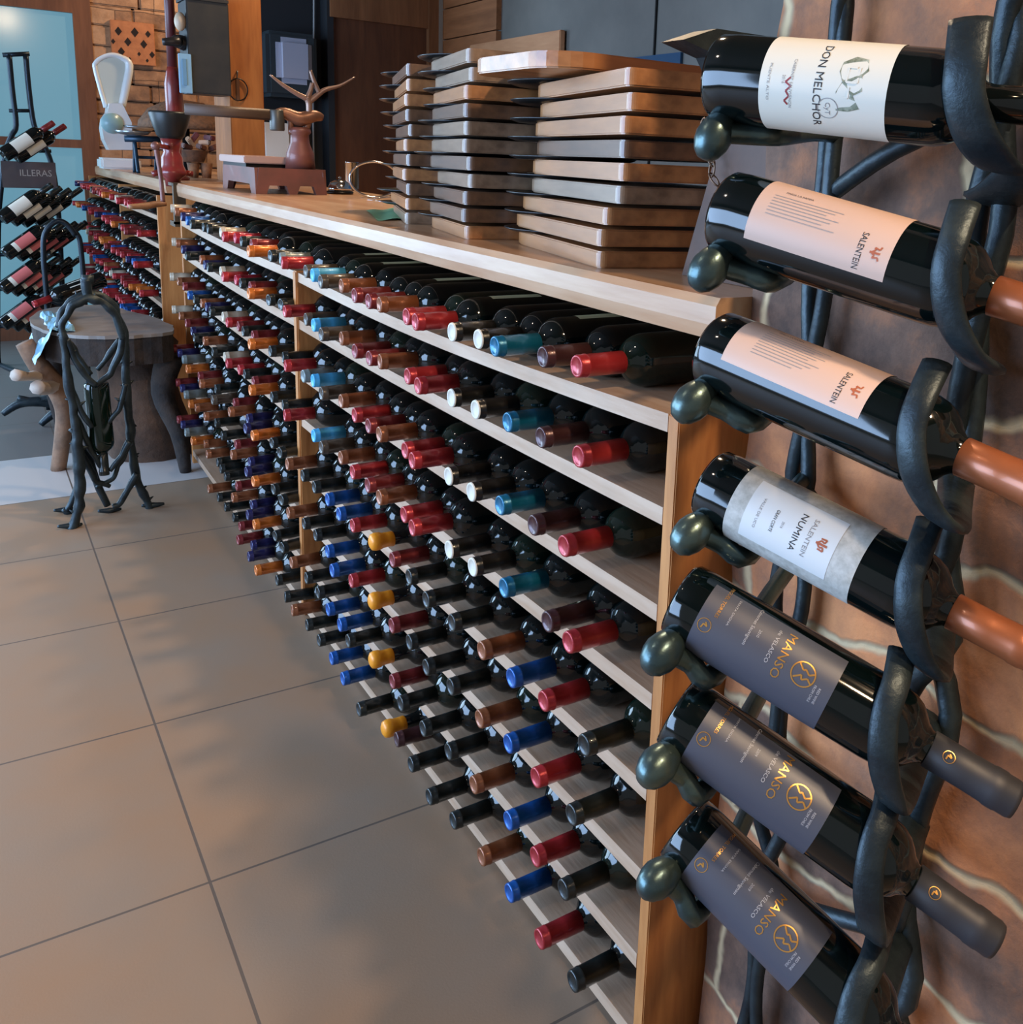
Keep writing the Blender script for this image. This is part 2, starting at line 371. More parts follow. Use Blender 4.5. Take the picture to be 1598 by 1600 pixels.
def capsule_mesh(k, n=20, kr=1.0, kz=1.0):
    p = YWAX if k == 'Y' else CAPP
    p = [(r * kr, z_ * kz) for r, z_ in p]
    if k == 'W':
        mb = MB().lathe(p, n); me = mb.mesh('capsule', CM[k]); me.materials.append(mat('capsule_tip_white', (214, 206, 190), rough=.5))
        for f in me.polygons:
            if f.center.z > .2965 * kz: f.material_index = 1
        return me
    return MB().lathe(p, n).mesh('capsule', CM[k])
ME_B = bottle_mesh('wine_bottle', M_glass, 24); ME_BG = bottle_mesh('wine_bottle_green', M_glassg, 24)
ME_C = {k: capsule_mesh(k) for k in CAPS}
M_sticker = mat('sticker_cream', (208, 204, 170), rough=.5); M_sgreen = mat('sticker_green', (96, 150, 40), rough=.5)
def shell(r, th0, th1, z0, z1, n=16):
    vs = []; fs = []
    for i in range(n + 1):
        a = th0 + (th1 - th0) * i / n; vs += [(r * math.cos(a), r * math.sin(a), z0), (r * math.cos(a), r * math.sin(a), z1)]
    for i in range(n): fs.append((2 * i, 2 * i + 2, 2 * i + 3, 2 * i + 1))
    return vs, fs
def disc_on_cyl(r, th, zc, rad, n=20):
    vs = [(r * math.cos(th), r * math.sin(th), zc)]
    for k in range(n):
        a = 2 * math.pi * k / n; t = th + rad * math.cos(a) / r; vs.append((r * math.cos(t), r * math.sin(t), zc + rad * math.sin(a)))
    return vs, [(0, 1 + k, 1 + (k + 1) % n) for k in range(n)]
vs, fs = disc_on_cyl(.0156, 0, .250, .0115); ME_ST1 = rawmesh('sticker', vs, fs, M_sticker)
vs, fs = disc_on_cyl(.0158, 0, .250, .006); ME_ST2 = rawmesh('sticker_emblem', vs, fs, M_sgreen)
ORD = ['first', 'second', 'third', 'fourth', 'fifth', 'sixth', 'seventh', 'eighth', 'ninth', 'tenth', 'eleventh', 'twelfth', 'thirteenth', 'fourteenth', 'fifteenth', 'sixteenth', 'seventeenth', 'eighteenth', 'nineteenth', 'twentieth', 'twenty-first', 'twenty-second', 'twenty-third', 'twenty-fourth']
def rack_bottle(k, tip, basept, label, group, green=False, sticker=0, kr=1.0):
    b = link('wine_bottle', ME_BG if green else ME_B); d = (Vector(tip) - Vector(basept)).normalized()
    R = rotM(d).to_4x4(); R.translation = Vector(tip) - d * (.306 if k == 'Y' else .30)
    b.matrix_world = R
    tag(b, label, 'wine bottle', group)
    c = link('capsule', ME_C[k], b); 
    if k in ('R', 'O', 'Y', 'S', 'T', 'B', 'W', 'C', 'M'): c['label'] = NAMES[k] + ' capsule over the neck'
    if label.endswith('from the end post on the first shelf') and ORD.index(label.split(', ')[1].split(' ')[0]) in (2, 5, 8, 11, 13):
        vs, fs = shell(.0371, 1.2, 4.6, .07, .165, 14); link('front_label', rawmesh('front_label', vs, fs, mat('label_parchment', (206, 196, 150), rough=.5), True), b)
    if sticker:
        s_ = link('sticker', ME_ST1, c, rot=(0, 0, sticker)); link('emblem', ME_ST2, s_)
    return b
# shelf geometry (underside heights; the boards sag a little in each bay)
ZS = [.8957, .7781, .6504, .5280, .3970, .2699, .1394, .015]
TH = .0225; Y1, Y2 = 1.5, 2.955
SAG = [.016, .008, .005, .004, .003, .003, .002, 0]
def dz(k, y):
    if y <= 1.52: t = max(0, y) / 1.52; return -.006 * t - SAG[k] * math.sin(math.pi * t)
    t = min(1, (y - 1.52) / 1.43); return -.006 * (1 - t) + (.020 if k < 4 else .018) * t - .008 * math.sin(math.pi * t) * (1 if k < 4 else .4)
def top(k, y): return ZS[k] + TH + dz(k, y)
TIPS = {
0: [('R', 900, 572.6), ('P', 847, 558), ('T', 772, 541.5), ('W', 746, 530), ('W', 705, 519), ('R', 648, 503), ('R', 634, 494.7), ('C', 592, 476), ('D', 575, 470.7), ('D', 553, 461.7), ('C', 532.6, 446.6), ('G', 500, 440), ('S', 487.5, 430), ('G', 477, 424), ('R', 440, 410.7), ('L', 437, 404), ('K', 421.5, 400), ('O', 387.7, 392.6), ('D', 392, 382), ('K', 376.4, 377.6), ('X', 366.6, 372.4), ('R', 348, 370), ('M', 344, 363), ('K', 324, 358), ('K', 317, 355), ('K', 297.5, 350.6), ('B', 291, 345), ('V', 283, 338.6), ('C', 273.5, 331), ('M', 265, 325)],
1: [('R', 902.6, 713.5), ('P', 844, 684), ('T', 792, 660), ('W', 741.6, 640), ('W', 704, 622), ('R', 652, 603), ('R', 635.8, 588), ('C', 592.7, 565), ('D', 576, 560), ('D', 553.6, 548.8), ('C', 532.6, 529), ('G', 501, 522.5), ('S', 489, 508), ('G', 477, 499), ('R', 444, 486.5), ('K', 439, 476.5), ('K', 419, 469), ('O', 387.7, 459), ('D', 390, 448), ('K', 375, 442.7), ('X', 367.7, 437.7), ('R', 347.6, 432.7), ('M', 344, 424), ('K', 323.9, 417.7), ('V', 318.8, 414), ('C', 312.6, 406), ('K', 290, 400), ('V', 283.8, 390), ('C', 272.5, 379), ('M', 260, 374)],
2: [('R', 879.8, 853.5), ('P', 832, 821), ('T', 780, 790), ('W', 735, 769), ('W', 699.5, 744.5), ('R', 643, 720), ('R', 631.8, 704), ('C', 591.5, 679), ('D', 574.6, 665.7), ('R', 553, 649), ('C', 532, 627), ('G', 501, 615), ('S', 488, 595), ('L', 473, 588), ('R', 445, 571.6), ('K', 441.5, 559), ('K', 421.5, 549), ('O', 389, 537.8), ('D', 394, 525), ('K', 379, 517.8), ('D', 371.4, 510), ('R', 354, 504), ('M', 347.6, 495), ('K', 327.6, 486.5), ('V', 321.4, 480), ('C', 313.8, 474), ('K', 302.6, 467.7), ('B', 293.8, 461.5), ('D', 286, 447.7), ('C', 277.5, 440), ('M', 263.8, 431.4)],
3: [('R', 886.7, 1004), ('P', 854, 972), ('T', 786, 919), ('W', 737, 886.3), ('W', 700.4, 859), ('R', 643, 825), ('R', 630, 804.6), ('C', 591.5, 777.4), ('D', 573.6, 758.6), ('R', 550, 738), ('C', 531.4, 715.4), ('G', 501, 699.5), ('S', 489, 681), ('R', 444, 649), ('K', 441, 634), ('K', 424, 621), ('O', 390, 610), ('D', 395, 596.7), ('K', 381.4, 585), ('R', 372.7, 578), ('R', 353.9, 568), ('M', 350, 558), ('K', 331.4, 550), ('C', 317.6, 533), ('K', 302.6, 527.8), ('V', 298.8, 517.8), ('D', 290, 505), ('C', 280, 494), ('M', 267.5, 482.8)],
4: [('K', 911.5, 1165), ('R', 848, 1096), ('B', 797.7, 1060), ('C', 751.5, 1017), ('K', 705, 973.5), ('K', 664.8, 937.4), ('K', 638, 902), ('D', 612, 875), ('Y', 578, 848), ('R', 550, 821.5), ('B', 528.6, 803.7), ('B', 510.8, 781), ('K', 490, 761.4), ('K', 472, 743.6), ('C', 447.9, 725.8), ('K', 439.4, 710.7), ('K', 424, 692.6), ('O', 394, 681), ('V', 382.6, 670), ('V', 386, 655), ('C', 357.6, 643.8), ('D', 365, 630), ('G', 331, 625), ('K', 336, 608), ('C', 312, 600), ('D', 310, 588), ('O', 291, 577), ('L', 285, 562), ('V', 278, 552), ('D', 270, 545)],
5: [('K', 891.7, 1274), ('R', 836, 1215.7), ('B', 793, 1162.7), ('C', 748, 1124), ('K', 703, 1073.7), ('K', 664.8, 1043), ('K', 638.5, 1004), ('D', 611, 978), ('Y', 577, 940.8), ('R', 547.7, 908), ('B', 518, 891.9), ('B', 510.8, 861.9), ('K', 492, 836.5), ('K', 474, 818.7), ('C', 449.7, 801.8), ('K', 441, 784), ('K', 426.5, 765), ('O', 395, 752.7), ('V', 384, 737.6), ('V', 389, 722.6), ('C', 361, 711), ('D', 367.6, 695), ('K', 346, 681), ('K', 336, 661), ('C', 319, 651), ('C', 305, 637.5), ('O', 295, 632), ('L', 288, 617), ('V', 282, 607), ('D', 275, 598)],
6: [('K', 879, 1391), ('R', 835, 1339.6), ('B', 793, 1283), ('C', 739, 1227), ('K', 699.7, 1175), ('K', 660, 1139), ('K', 625, 1100), ('D', 612, 1065.5), ('Y', 578, 1032.7), ('K', 543, 1002), ('B', 530, 977), ('B', 511.6, 952.8), ('K', 496, 926.6), ('K', 477.7, 903.6), ('C', 454.4, 879.7), ('K', 444, 861), ('K', 429, 837.8), ('O', 396.4, 820), ('V', 386, 805), ('V', 392.7, 790), ('C', 362.6, 777.7), ('D', 369, 760), ('K', 351, 745), ('K', 344, 733), ('K', 339, 722.6), ('C', 322.6, 710), ('C', 318.8, 694), ('O', 299, 690), ('L', 289, 676), ('V', 283, 664), ('D', 277, 656)],
7: [('K', 894, 1534), ('R', 841.6, 1468), ('B', 794.7, 1396), ('C', 751, 1339.6), ('K', 707, 1283), ('K', 669.5, 1245.7), ('K', 641, 1195), ('P', 618.8, 1156), ('Y', 598, 1141), ('K', 559.7, 1109), ('B', 534.6, 1061), ('B', 517, 1029.4), ('K', 497.4, 1001), ('K', 478.8, 977), ('C', 455.8, 954), ('K', 444.9, 933), ('K', 432, 907), ('O', 399, 891.6), ('V', 387.7, 870), ('V', 392.7, 852.8), ('D', 371, 844), ('D', 373.9, 822.8), ('K', 363.9, 809), ('K', 351, 792.7), ('K', 340, 777.7), ('C', 325, 764)],
}
def spread_out(ys, lo, hi, gap):
    ys = list(ys)
    for _ in range(400):
        for i in range(len(ys) - 1):
            d = gap - (ys[i + 1] - ys[i])
            if d > 0: ys[i] -= d / 2; ys[i + 1] += d / 2
        ys[0] = max(ys[0], lo); ys[-1] = min(ys[-1], hi)
    return ys
NB = 0
for k, lst in TIPS.items():
    pts = []
    for c, px, py in lst:
        z_ = ZS[k] + TH + .036
        for _ in range(4):
            p = at(px, py, z=z_)
            if p.x < -.115: p = at(px, py, x=-.115)
            if p.x > -.035: p = at(px, py, x=-.035)
            z_ = top(k, p.y) + .036
        pts.append((p.y, p, c))
    pts.sort(key=lambda q: q[0])
    near = [q for q in pts if q[0] < 1.50]; farb = [q for q in pts if q[0] >= 1.50]
    for bay, grp, lo, hi in ((0, near, .045, 1.45), (1, farb, 1.575, 2.90)):
        while len(grp) * .0742 > hi - lo + .07: grp.pop()
        ys = spread_out([q[0] for q in grp], lo, hi, .0742)
        for i, ((_, p, c), yb) in enumerate(zip(grp, ys)):
            zc = top(k, yb) + .0372
            ty = max(min(p.y, yb + .05), yb - .05)
            b = Vector((p.x + .30, yb, zc)); t = Vector((p.x, ty, zc + max(-.008, min(.006, (p.z - zc)))))
            lab = '%s capped wine bottle, %s from the %s post on the %s shelf' % (NAMES[c], ORD[i], 'end' if bay == 0 else 'middle', ORD[k] if k < 7 else 'bottom')
            st = 0
            if c == 'T' and k in (0, 3): st = 2.4
            if c == 'P' and k in (1,): st = 3.1
            if c == 'P' and k in (3,): st = 2.4
            rack_bottle(c, t, b, lab, 'wine bottles lying on the rack shelves', green=(i * 7 + k * 3) % 6 == 0, sticker=st); NB += 1
# ---------------------------------------------------------------- main rack
rack = empty('wine_rack', (0, 0, 0), label='long pine wine rack with eight shelves under the thick worktop', cat='wine rack')
def board_strip(ylo, yhi, k, n=14):
    vs = []; fs = []
    for i in range(n + 1):
        y = ylo + (yhi - ylo) * i / n; z0 = ZS[k] + dz(k, y); z1 = z0 + TH
        vs += [(0, y, z0), (.285, y, z0), (.285, y, z1), (0, y, z1)]
    for i in range(n):
        a = 4 * i
        for j in range(4): fs.append((a + j, a + (j + 1) % 4, a + 4 + (j + 1) % 4, a + 4 + j))
    fs += [(0, 1, 2, 3), (4 * n, 4 * n + 1, 4 * n + 2, 4 * n + 3)]
    return vs, fs
for k in range(8):
    for a, b in ((0.0, Y1), (Y1 + .022, Y2)):
        vs, fs = board_strip(a, b, k); link('shelf', rawmesh('shelf', vs, fs, M_pine), rack)
MB().span((0, -.021, 0), (.29, 0, .918), bev=.0015).build('end_panel', M_pinez, rack)
MB().span((-.006, Y1 - .002, 0), (.285, Y1 + .024, .915), bev=.003).build('middle_panel', M_pinez, rack)
MB().span((0, Y2, 0), (.29, Y2 + .022, .945), bev=.0015).build('far_panel', M_pinez, rack)
MB().span((.286, 0, 0), (.298, Y2, 1.005)).build('back_panel', mat('rack_back', (44, 34, 28), rough=.8), rack)
# worktops
WT = MB()
def slab(x0, x1, y0, y1, z0, z1, n=40, seed=1):
    import mathutils
    vs = []; fs = []; prof = [(0, .35), (0, .8), (.006, 1), (1, 1), (1, 0), (.004, 0)]
    for i in range(n + 1):
        y = y0 + (y1 - y0) * i / n
        wob = mathutils.noise.noise(Vector((seed, y * 2.2, 0))) * .004
        for u, v in prof:
            xx = x0 + wob + (u if u < .5 else (x1 - x0 - wob)); vs.append((xx, y, z0 + (z1 - z0) * v))
    m_ = len(prof)
    for i in range(n):
        for j in range(m_): fs.append((i * m_ + j, i * m_ + (j + 1) % m_, (i + 1) * m_ + (j + 1) % m_, (i + 1) * m_ + j))
    fs += [tuple(range(m_)), tuple(n * m_ + j for j in range(m_))]
    return vs, fs
vs, fs = slab(.037, .62, -.030, 3.25, 1.009, 1.059)
wt = tag(link('worktop', rawmesh('worktop', vs, fs, M_top)), 'long thick light wood worktop over the near wine rack', 'worktop')
vs, fs = slab(.037, .62, 3.47, 5.83, 1.009, 1.059, seed=4)
tag(link('worktop', rawmesh('worktop', vs, fs, M_top)), 'shorter wood worktop at the far end by the window wall', 'worktop')
# ---------------------------------------------------------------- far rack
fr = empty('wine_rack', (0, 3.45, 0), label='further pine wine rack beyond the gap, full of red capped bottles', cat='wine rack')
for k in range(8):
    for a, b in ((.022, 1.09), (1.11, 2.36)):
        MB().span((0, a, ZS[k] + .004), (.285, b, ZS[k] + TH)).build('shelf', M_pine, fr)
MB().span((0, 0, 0), (.29, .02, 1.0), bev=.0015).build('near_panel', M_pinez, fr)
MB().span((0, 1.09, 0), (.29, 1.11, 1.0)).build('middle_panel', M_pinez, fr)
MB().span((0, 2.36, 0), (.29, 2.38, 1.0)).build('far_panel', M_pinez, fr)
MB().span((.286, .02, 0), (.298, 2.36, 1.0)).build('back_panel', _mc['rack_back'], fr)
pat = 'RRBMORDBOCRDVORBMRORDK'
cnt = 0; stuff = MB(); stuffc = {}
for k in range(6):
    ys = [3.54 + .1015 * i for i in range(10)] + [4.62 + .1015 * i for i in range(12)]
    for i, y in enumerate(ys):
        if y > 5.75: continue
        c = pat[(i * 5 + k) % len(pat)] if i % 3 else 'R'
        if k == 0 and i == 0: c = 'R'
        y += random.uniform(-.01, .01); x = -.085 + random.uniform(-.02, .02)
        z_ = ZS[k] + TH + .038
        if cnt < 300 - 7 - 18 - NB:
            rack_bottle(c, (x, y + random.uniform(-.01, .01), z_), (x + .3, y, z_), '%s capped bottle on the far rack, %s from its near panel, %s shelf' % (NAMES[c], ORD[i], ORD[k]), 'wine bottles lying on the rack shelves'); cnt += 1
        else:
            Mt = rotM((-1, random.uniform(-.03, .03), 0)).to_4x4(); Mt.translation = (x + .3, y, z_)
            stuff.lathe(BOT, 12, Mt); stuffc.setdefault(c, MB()).lathe(CAPP, 10, Mt)
if stuff.v:
    allv = list(stuff.v); allf = list(stuff.f); fm = [0] * len(stuff.f); mats = [M_glass]
    for c, q in stuffc.items():
        mats.append(CM[c]); n = len(allv); allv += q.v; allf += [tuple(i + n for i in f) for f in q.f]; fm += [len(mats) - 1] * len(q.f)
    me = bpy.data.meshes.new('wine_bottles'); me.from_pydata([tuple(v) for v in allv], [], allf); me.update()
    for q in mats: me.materials.append(q)
    for p, i in zip(me.polygons, fm): p.material_index = i; p.use_smooth = True
    tag(link('wine_bottles', me), 'many more wine bottles lying deeper along the far rack', 'wine bottles', kind='stuff')
# ---------------------------------------------------------------- writing wrapped round a bottle
_tm = {}
def text_flat(s):
    if s in _tm: return _tm[s]
    cu = bpy.data.curves.new('t', 'FONT'); cu.body = s; cu.size = 1; cu.align_x = 'CENTER'; cu.resolution_u = 2
    o = bpy.data.objects.new('t', cu); COL.objects.link(o); bpy.context.view_layer.update()
    me = bpy.data.meshes.new_from_object(o.evaluated_get(bpy.context.evaluated_depsgraph_get()))
    r = ([v.co.copy() for v in me.vertices], [tuple(p.vertices) for p in me.polygons])
    bpy.data.objects.remove(o); bpy.data.curves.remove(cu); bpy.data.meshes.remove(me); _tm[s] = r
    return r
def wrap_text(mb, s, r, th, z0, size, width=None, along=False):
    """text running round the bottle (along=False) or along its axis"""
    vs, fs = text_flat(s)
    w_ = max(v.x for v in vs) - min(v.x for v in vs); k = (width / w_) if width else size
    out = []
    for v in vs:
        x = v.x * k; y = (v.y - .35) * size
        a, z_ = (th + x / r, z0 + y) if not along else (th - y / r, z0 + x)
        out.append((r * math.cos(a), r * math.sin(a), z_))
    mb.add(out, fs)
def arc_ring(mb, r, th, zc, rad, wd, a0=0, a1=6.2832, n=28):
    vs = []; fs = []
    for k in range(n + 1):
        a = a0 + (a1 - a0) * k / n
        for q in (rad - wd / 2, rad + wd / 2):
            t = th + q * math.cos(a) / r; vs.append((r * math.cos(t), r * math.sin(t), zc + q * math.sin(a)))
    for k in range(n): fs.append((2 * k, 2 * k + 1, 2 * k + 3, 2 * k + 2))
    mb.add(vs, fs)
def poly_line(mb, r, th, zc, pts, wd):
    for (a, b), (c, d) in zip(pts[:-1], pts[1:]):
        L = math.hypot(c - a, d - b); nx, ny = -(d - b) / L * wd / 2, (c - a) / L * wd / 2
        vs = []
        for u, v in ((a + nx, b + ny), (a - nx, b - ny), (c - nx, d - ny), (c + nx, d + ny)):
            t = th + u / r; vs.append((r * math.cos(t), r * math.sin(t), zc + v))
        mb.add(vs, [(0, 1, 2, 3)])
D2R = math.pi / 180
M_cream = mat('label_cream', (226, 222, 206), rough=.45); M_ink = mat('ink_dark', (40, 38, 40), rough=.6)
M_pale = mat('label_blush', (212, 178, 158), rough=.45); M_grey_l = mat('label_slate', (74, 78, 90), rough=.42)
M_gold = mat('gold_foil', (214, 160, 84), rough=.3, metal=.7); M_inkg = mat('ink_grey', (150, 146, 144), rough=.6)
M_orn = mat('label_ornament', (206, 204, 196), rough=.5, noise=(170, 168, 158), scale=120)
M_sep = mat('ink_rust', (176, 92, 56), rough=.5); M_redink = mat('ink_red', (150, 40, 44), rough=.5)
M_eng = mat('engraving_green', (92, 102, 78), rough=.6, noise=(176, 178, 156), scale=160)
M_silv = mat('ink_silver', (176, 178, 184), rough=.4)
CAP_BR = mat('capsule_satin_copper', (160, 92, 56), rough=.34, metal=.35, coat=.2); CAP_BK = mat('capsule_matte_black', (48, 50, 56), rough=.5)
HB = [  # base point, yaw, pitch, body radius, kind
    ((-0.1112, -0.1847, 1.2837), .429, .0857, .0378, 'don'), ((-0.1372, -0.2372, 1.169), .3566, .1988, .0364, 'sal'),
    ((-0.1364, -0.2354, 1.0486), .2538, .1903, .0366, 'sal2'), ((-0.1293, -0.2336, 0.9226), .3576, .2313, .0352, 'num'),
    ((-0.1824, -0.2637, 0.835), .5837, .3609, .0347, 'man'), ((-0.1888, -0.276, 0.7345), .633, .4588, .0340, 'man'),
    ((-0.172, -0.276, 0.610), .70, .68, .0340, 'man')]
HLAB = {'don': 'dark wine bottle with a large cream label, topmost on the iron wall holder',
        0: 'x', 'sal': 'wine bottle with blush back label and copper capsule, second from the top of the holder',
        'sal2': 'wine bottle with blush label covering only its upper half, third down on the holder',
        'num': 'wine bottle with an ornate grey-white label, fourth down on the iron holder'}
frames = []
for i, (P, yaw, pit, rb, kind) in enumerate(HB):
    P = Vector(P); ax = Vector((math.sin(yaw) * math.cos(pit), -math.cos(yaw) * math.cos(pit), -math.sin(pit)))
    v = CAM - (P + ax * .1)
    if i >= 4: ax = (ax + v.normalized() * (.08, .13, .36)[i - 4]).normalized()
    X = (v - ax * v.dot(ax)).normalized(); Y = ax.cross(X)
    R = Matrix((X, Y, ax)).transposed().to_4x4(); R.translation = P
    kr = rb / .0368
    b = link('wine_bottle', bottle_mesh('wine_bottle', M_glass, 48, kr=kr)); b.matrix_world = R
    frames.append((P, ax, X, Y, rb))
    lab = HLAB.get(kind) or 'slate grey labelled wine bottle, %s on the iron holder' % {4: 'fifth from the top', 5: 'sixth from the top', 6: 'lowest of all'}[i]
    tag(b, lab, 'wine bottle', 'wine bottles on the iron wall holder')
    kc = 1.0; CP = [(.0143, .2305), (.0152, .231), (.0149, .262), (.0153, .279), (.0160, .281), (.0160, .289), (.0154, .2905), (.0154, .299), (.0142, .3025), (.001, .303)]
    if i: c = link('capsule', MB().lathe(CP, 32).mesh('capsule', CAP_BK if kind == 'man' else CAP_BR), b); c['label'] = 'black capsule with a gold emblem' if kind == 'man' else 'satin copper capsule'
    r = rb + .0004
    def lab_part(th0, th1, z0, z1, mt, nm='front_label', parent=b, rr=r):
        vs, fs = shell(rr, th0 * D2R, th1 * D2R, z0, z1, 28); o = link(nm, rawmesh(nm, vs, fs, mt, True), parent); return o
    def ink(mb, mt, parent, nm='print'): return link(nm, rawmesh(nm, mb.v, mb.f, mt), parent)
    r2 = rb + .0007
    if kind == 'don':
        lo = lab_part(-105, 78, .056, .163, M_cream); lo['label'] = 'large cream paper label'
        q = MB(); wrap_text(q, 'DON MELCHOR', r2, -4 * D2R, .107, .0098, width=.072); ink(q, M_ink, lo, 'title_print')
        q = MB(); wrap_text(q, 'CABERNET SAUVIGNON', r2, -2 * D2R, .084, .0035, width=.040); wrap_text(q, '2016', r2, -6 * D2R, .077, .0035); wrap_text(q, 'PUENTE ALTO', r2, -2 * D2R, .064, .003, width=.03); ink(q, M_inkg, lo, 'small_print')
        q = MB(); poly_line(q, r2, 0, .081, [(-.006, .002), (-.002, -.002), (.001, .003), (.005, -.001), (.009, .002), (.013, -.002), (.016, .001)], .0014); ink(q, M_redink, lo, 'signature')
        q = MB()
        pts = [(-.026, .0), (-.024, .010), (-.014, .013), (-.010, .009), (.002, .011), (.006, .004), (.016, .010), (.019, .001), (.019, -.009), (.004, -.010), (-.004, -.006), (-.012, -.010), (-.020, -.009)]
        vv = []
        for u, vq in pts: vv.append((r2 * math.cos(u / r2 - .05), r2 * math.sin(u / r2 - .05), .1325 + vq))
        q.add(vv, [tuple(range(len(vv)))]); ink(q, M_eng, lo, 'engraving')
        q = MB(); poly_line(q, r2 + .0002, -.05, .1325, [(-.016, .004), (-.016, -.003), (-.004, -.003), (-.004, .006), (-.016, .006)], .0016); poly_line(q, r2 + .0002, -.05, .1325, [(.0, .0), (.008, .0), (.008, -.006)], .0016); ink(q, M_cream, lo, 'engraving_light')
        q = MB(); arc_ring(q, r2, 24 * D2R, .1165, .0085, .0006); wrap_text(q, 'CyT', r2, 24 * D2R, .1165, .006); ink(q, M_inkg, lo, 'seal')
    if kind in ('sal', 'sal2'):
        e = 24 if kind == 'sal' else 8
        lo = lab_part(-100, e, .040 if kind == 'sal' else .030, .160, M_pale, 'back_label')
        q = MB(); wrap_text(q, 'SALENTEIN', r2, (e - 28) * D2R, .136, .0072, width=.029); wrap_text(q, 'FINCA LA PAMPA', r2, (e - 75) * D2R, .071, .0032, width=.024, along=True); ink(q, M_ink, lo, 'title_print')
        q = MB()
        for j in range(7 if kind == 'sal' else 10):
            a = (e - 66 + 4.6 * j) * D2R; poly_line(q, r2, a, 0, [(0, .052), (0, .112 - .006 * (j % 3) - (.02 if j > 8 else 0))], .0005)
        ink(q, M_inkg, lo, 'fine_print')
        q = MB(); 
        for s_ in (-1, 1): poly_line(q, r2, (e - 30) * D2R, .148, [(0, -.003), (s_ * .002, .0), (s_ * .004, -.001), (s_ * .003, .003), (s_ * .0055, .004)], .0012)
        poly_line(q, r2, (e - 30) * D2R, .148, [(0, -.004), (0, .004)], .0016); ink(q, M_sep, lo, 'crest')
    if kind == 'num':
        lo = lab_part(-100, 82, .036, .157, M_orn); lo['label'] = 'grey-white label with a fine ornamental border'
        lp = lab_part(-42, 48, .052, .135, mat('label_white', (222, 224, 222), rough=.45), 'label_panel', lo, rb + .0006)
        r3 = rb + .0009
        q = MB(); wrap_text(q, 'NUMINA', r3, 3 * D2R, .101, .0078, width=.034); wrap_text(q, 'GRAN CORTE', r3, 4 * D2R, .079, .0042, width=.020); ink(q, M_ink, lp, 'title_print')
        q = MB(); wrap_text(q, 'SALENTEIN', r3, 3 * D2R, .1115, .0058, width=.034); wrap_text(q, '2016', r3, 4 * D2R, .087, .003); wrap_text(q, 'VALLE DE UCO', r3, 4 * D2R, .064, .0034, width=.028); ink(q, M_inkg, lp, 'small_print')
        q = MB()
        for s_ in (-1, 1): poly_line(q, r3, 3 * D2R, .1235, [(0, -.004), (s_ * .003, -.001), (s_ * .002, .002), (s_ * .005, .003), (s_ * .0045, -.002)], .0014)
        poly_line(q, r3, 3 * D2R, .1235, [(0, -.005), (0, .005)], .002); ink(q, M_sep, lp, 'crest')
    if kind == 'man':
        lo = lab_part(-48, 100, .026, .148, M_grey_l); lo['label'] = 'slate grey label printed in gold'
        up = -12 if i == 4 else (-16 if i == 5 else -6)
        q = MB(); wrap_text(q, 'MIGUEL TORRES', r2, (up - 18) * D2R, .040, .0042, width=.034); wrap_text(q, 'MANSO', r2, (up + 6) * D2R, .102, .0105, width=.040); ink(q, M_gold, lo, 'gold_print'); q = MB()
        arc_ring(q, r2, (up + 14) * D2R, .122, .0098, .0011)
        for s_ in (-1, 1): poly_line(q, r2, (up + 14) * D2R, .122, [(s_ * .0065 - .001, -.0065), (s_ * .002 - .001, -.001), (s_ * .0045, .0005), (s_ * .0015, .0045), (s_ * .0045, .0085)], .0014)
        ink(q, M_gold, lo, 'gold_emblem')
        q = MB(); wrap_text(q, 'de VELASCO', r2, (up + 2) * D2R, .0915, .0045, width=.030); wrap_text(q, 'Cabernet Sauvignon', r2, (up - 8) * D2R, .070, .0042, width=.036); wrap_text(q, '2010' if i == 4 else '2009', r2, (up - 2) * D2R, .077, .0035)
        wrap_text(q, 'SANTA DIGNA', r2, (up - 10) * D2R, .051, .0026, width=.026); wrap_text(q, 'RED WINE', r2, (up + 30) * D2R, .1385, .003, width=.014); wrap_text(q, 'FROM CHILE', r2, (up + 30) * D2R, .1345, .003, width=.015); ink(q, M_silv if i else M_gold, lo, 'small_print')
        q = MB(); arc_ring(q, r2, (up + 26) * D2R, .0345, .0058, .0006); poly_line(q, r2, (up + 26) * D2R, .0345, [(-.003, .0), (0, .0025), (-.001, -.001), (.003, -.002)], .0012); ink(q, M_gold, lo, 'seal')
        q = MB(); arc_ring(q, .0157, -8 * D2R, .245, .0046, .0005); poly_line(q, .0157, -8 * D2R, .245, [(-.0025, .0), (0, .002), (-.001, -.001), (.0025, -.0015)], .0011); ink(q, M_gold, c, 'gold_emblem')

# ---------------------------------------------------------------- wrought iron holder on the stone wall
hold = empty('bottle_holder', (.075, -.157, 0), label='tall black wrought iron bottle holder standing against the stone wall', cat='bottle holder')
O = Vector((.075, -.157, 0))
def hpart(name, mb, mt=M_iron): mb.v = [v - O for v in mb.v]; return mb.build(name, mt, hold)
for (yy, zb, zt2, rr, sd) in ((-.157, 0.0, 1.55, .011, 1), (-.352, 0.0, 1.62, .014, 2)):
    for ph in (0, math.pi):
        q = MB(); pts = []; n = 60
        for k in range(n + 1):
            z_ = zb + (zt2 - zb) * k / n; a = ph + z_ * 9 * sd + math.sin(z_ * 13 + sd)
            am = .011 + .008 * math.sin(z_ * 17 + sd)
            pts.append((.066 + am * math.cos(a) * .6, yy + am * math.sin(a) * 1.4, z_))
        hpart('rail', q.tube(pts, rr * .78, 8, sub=1))
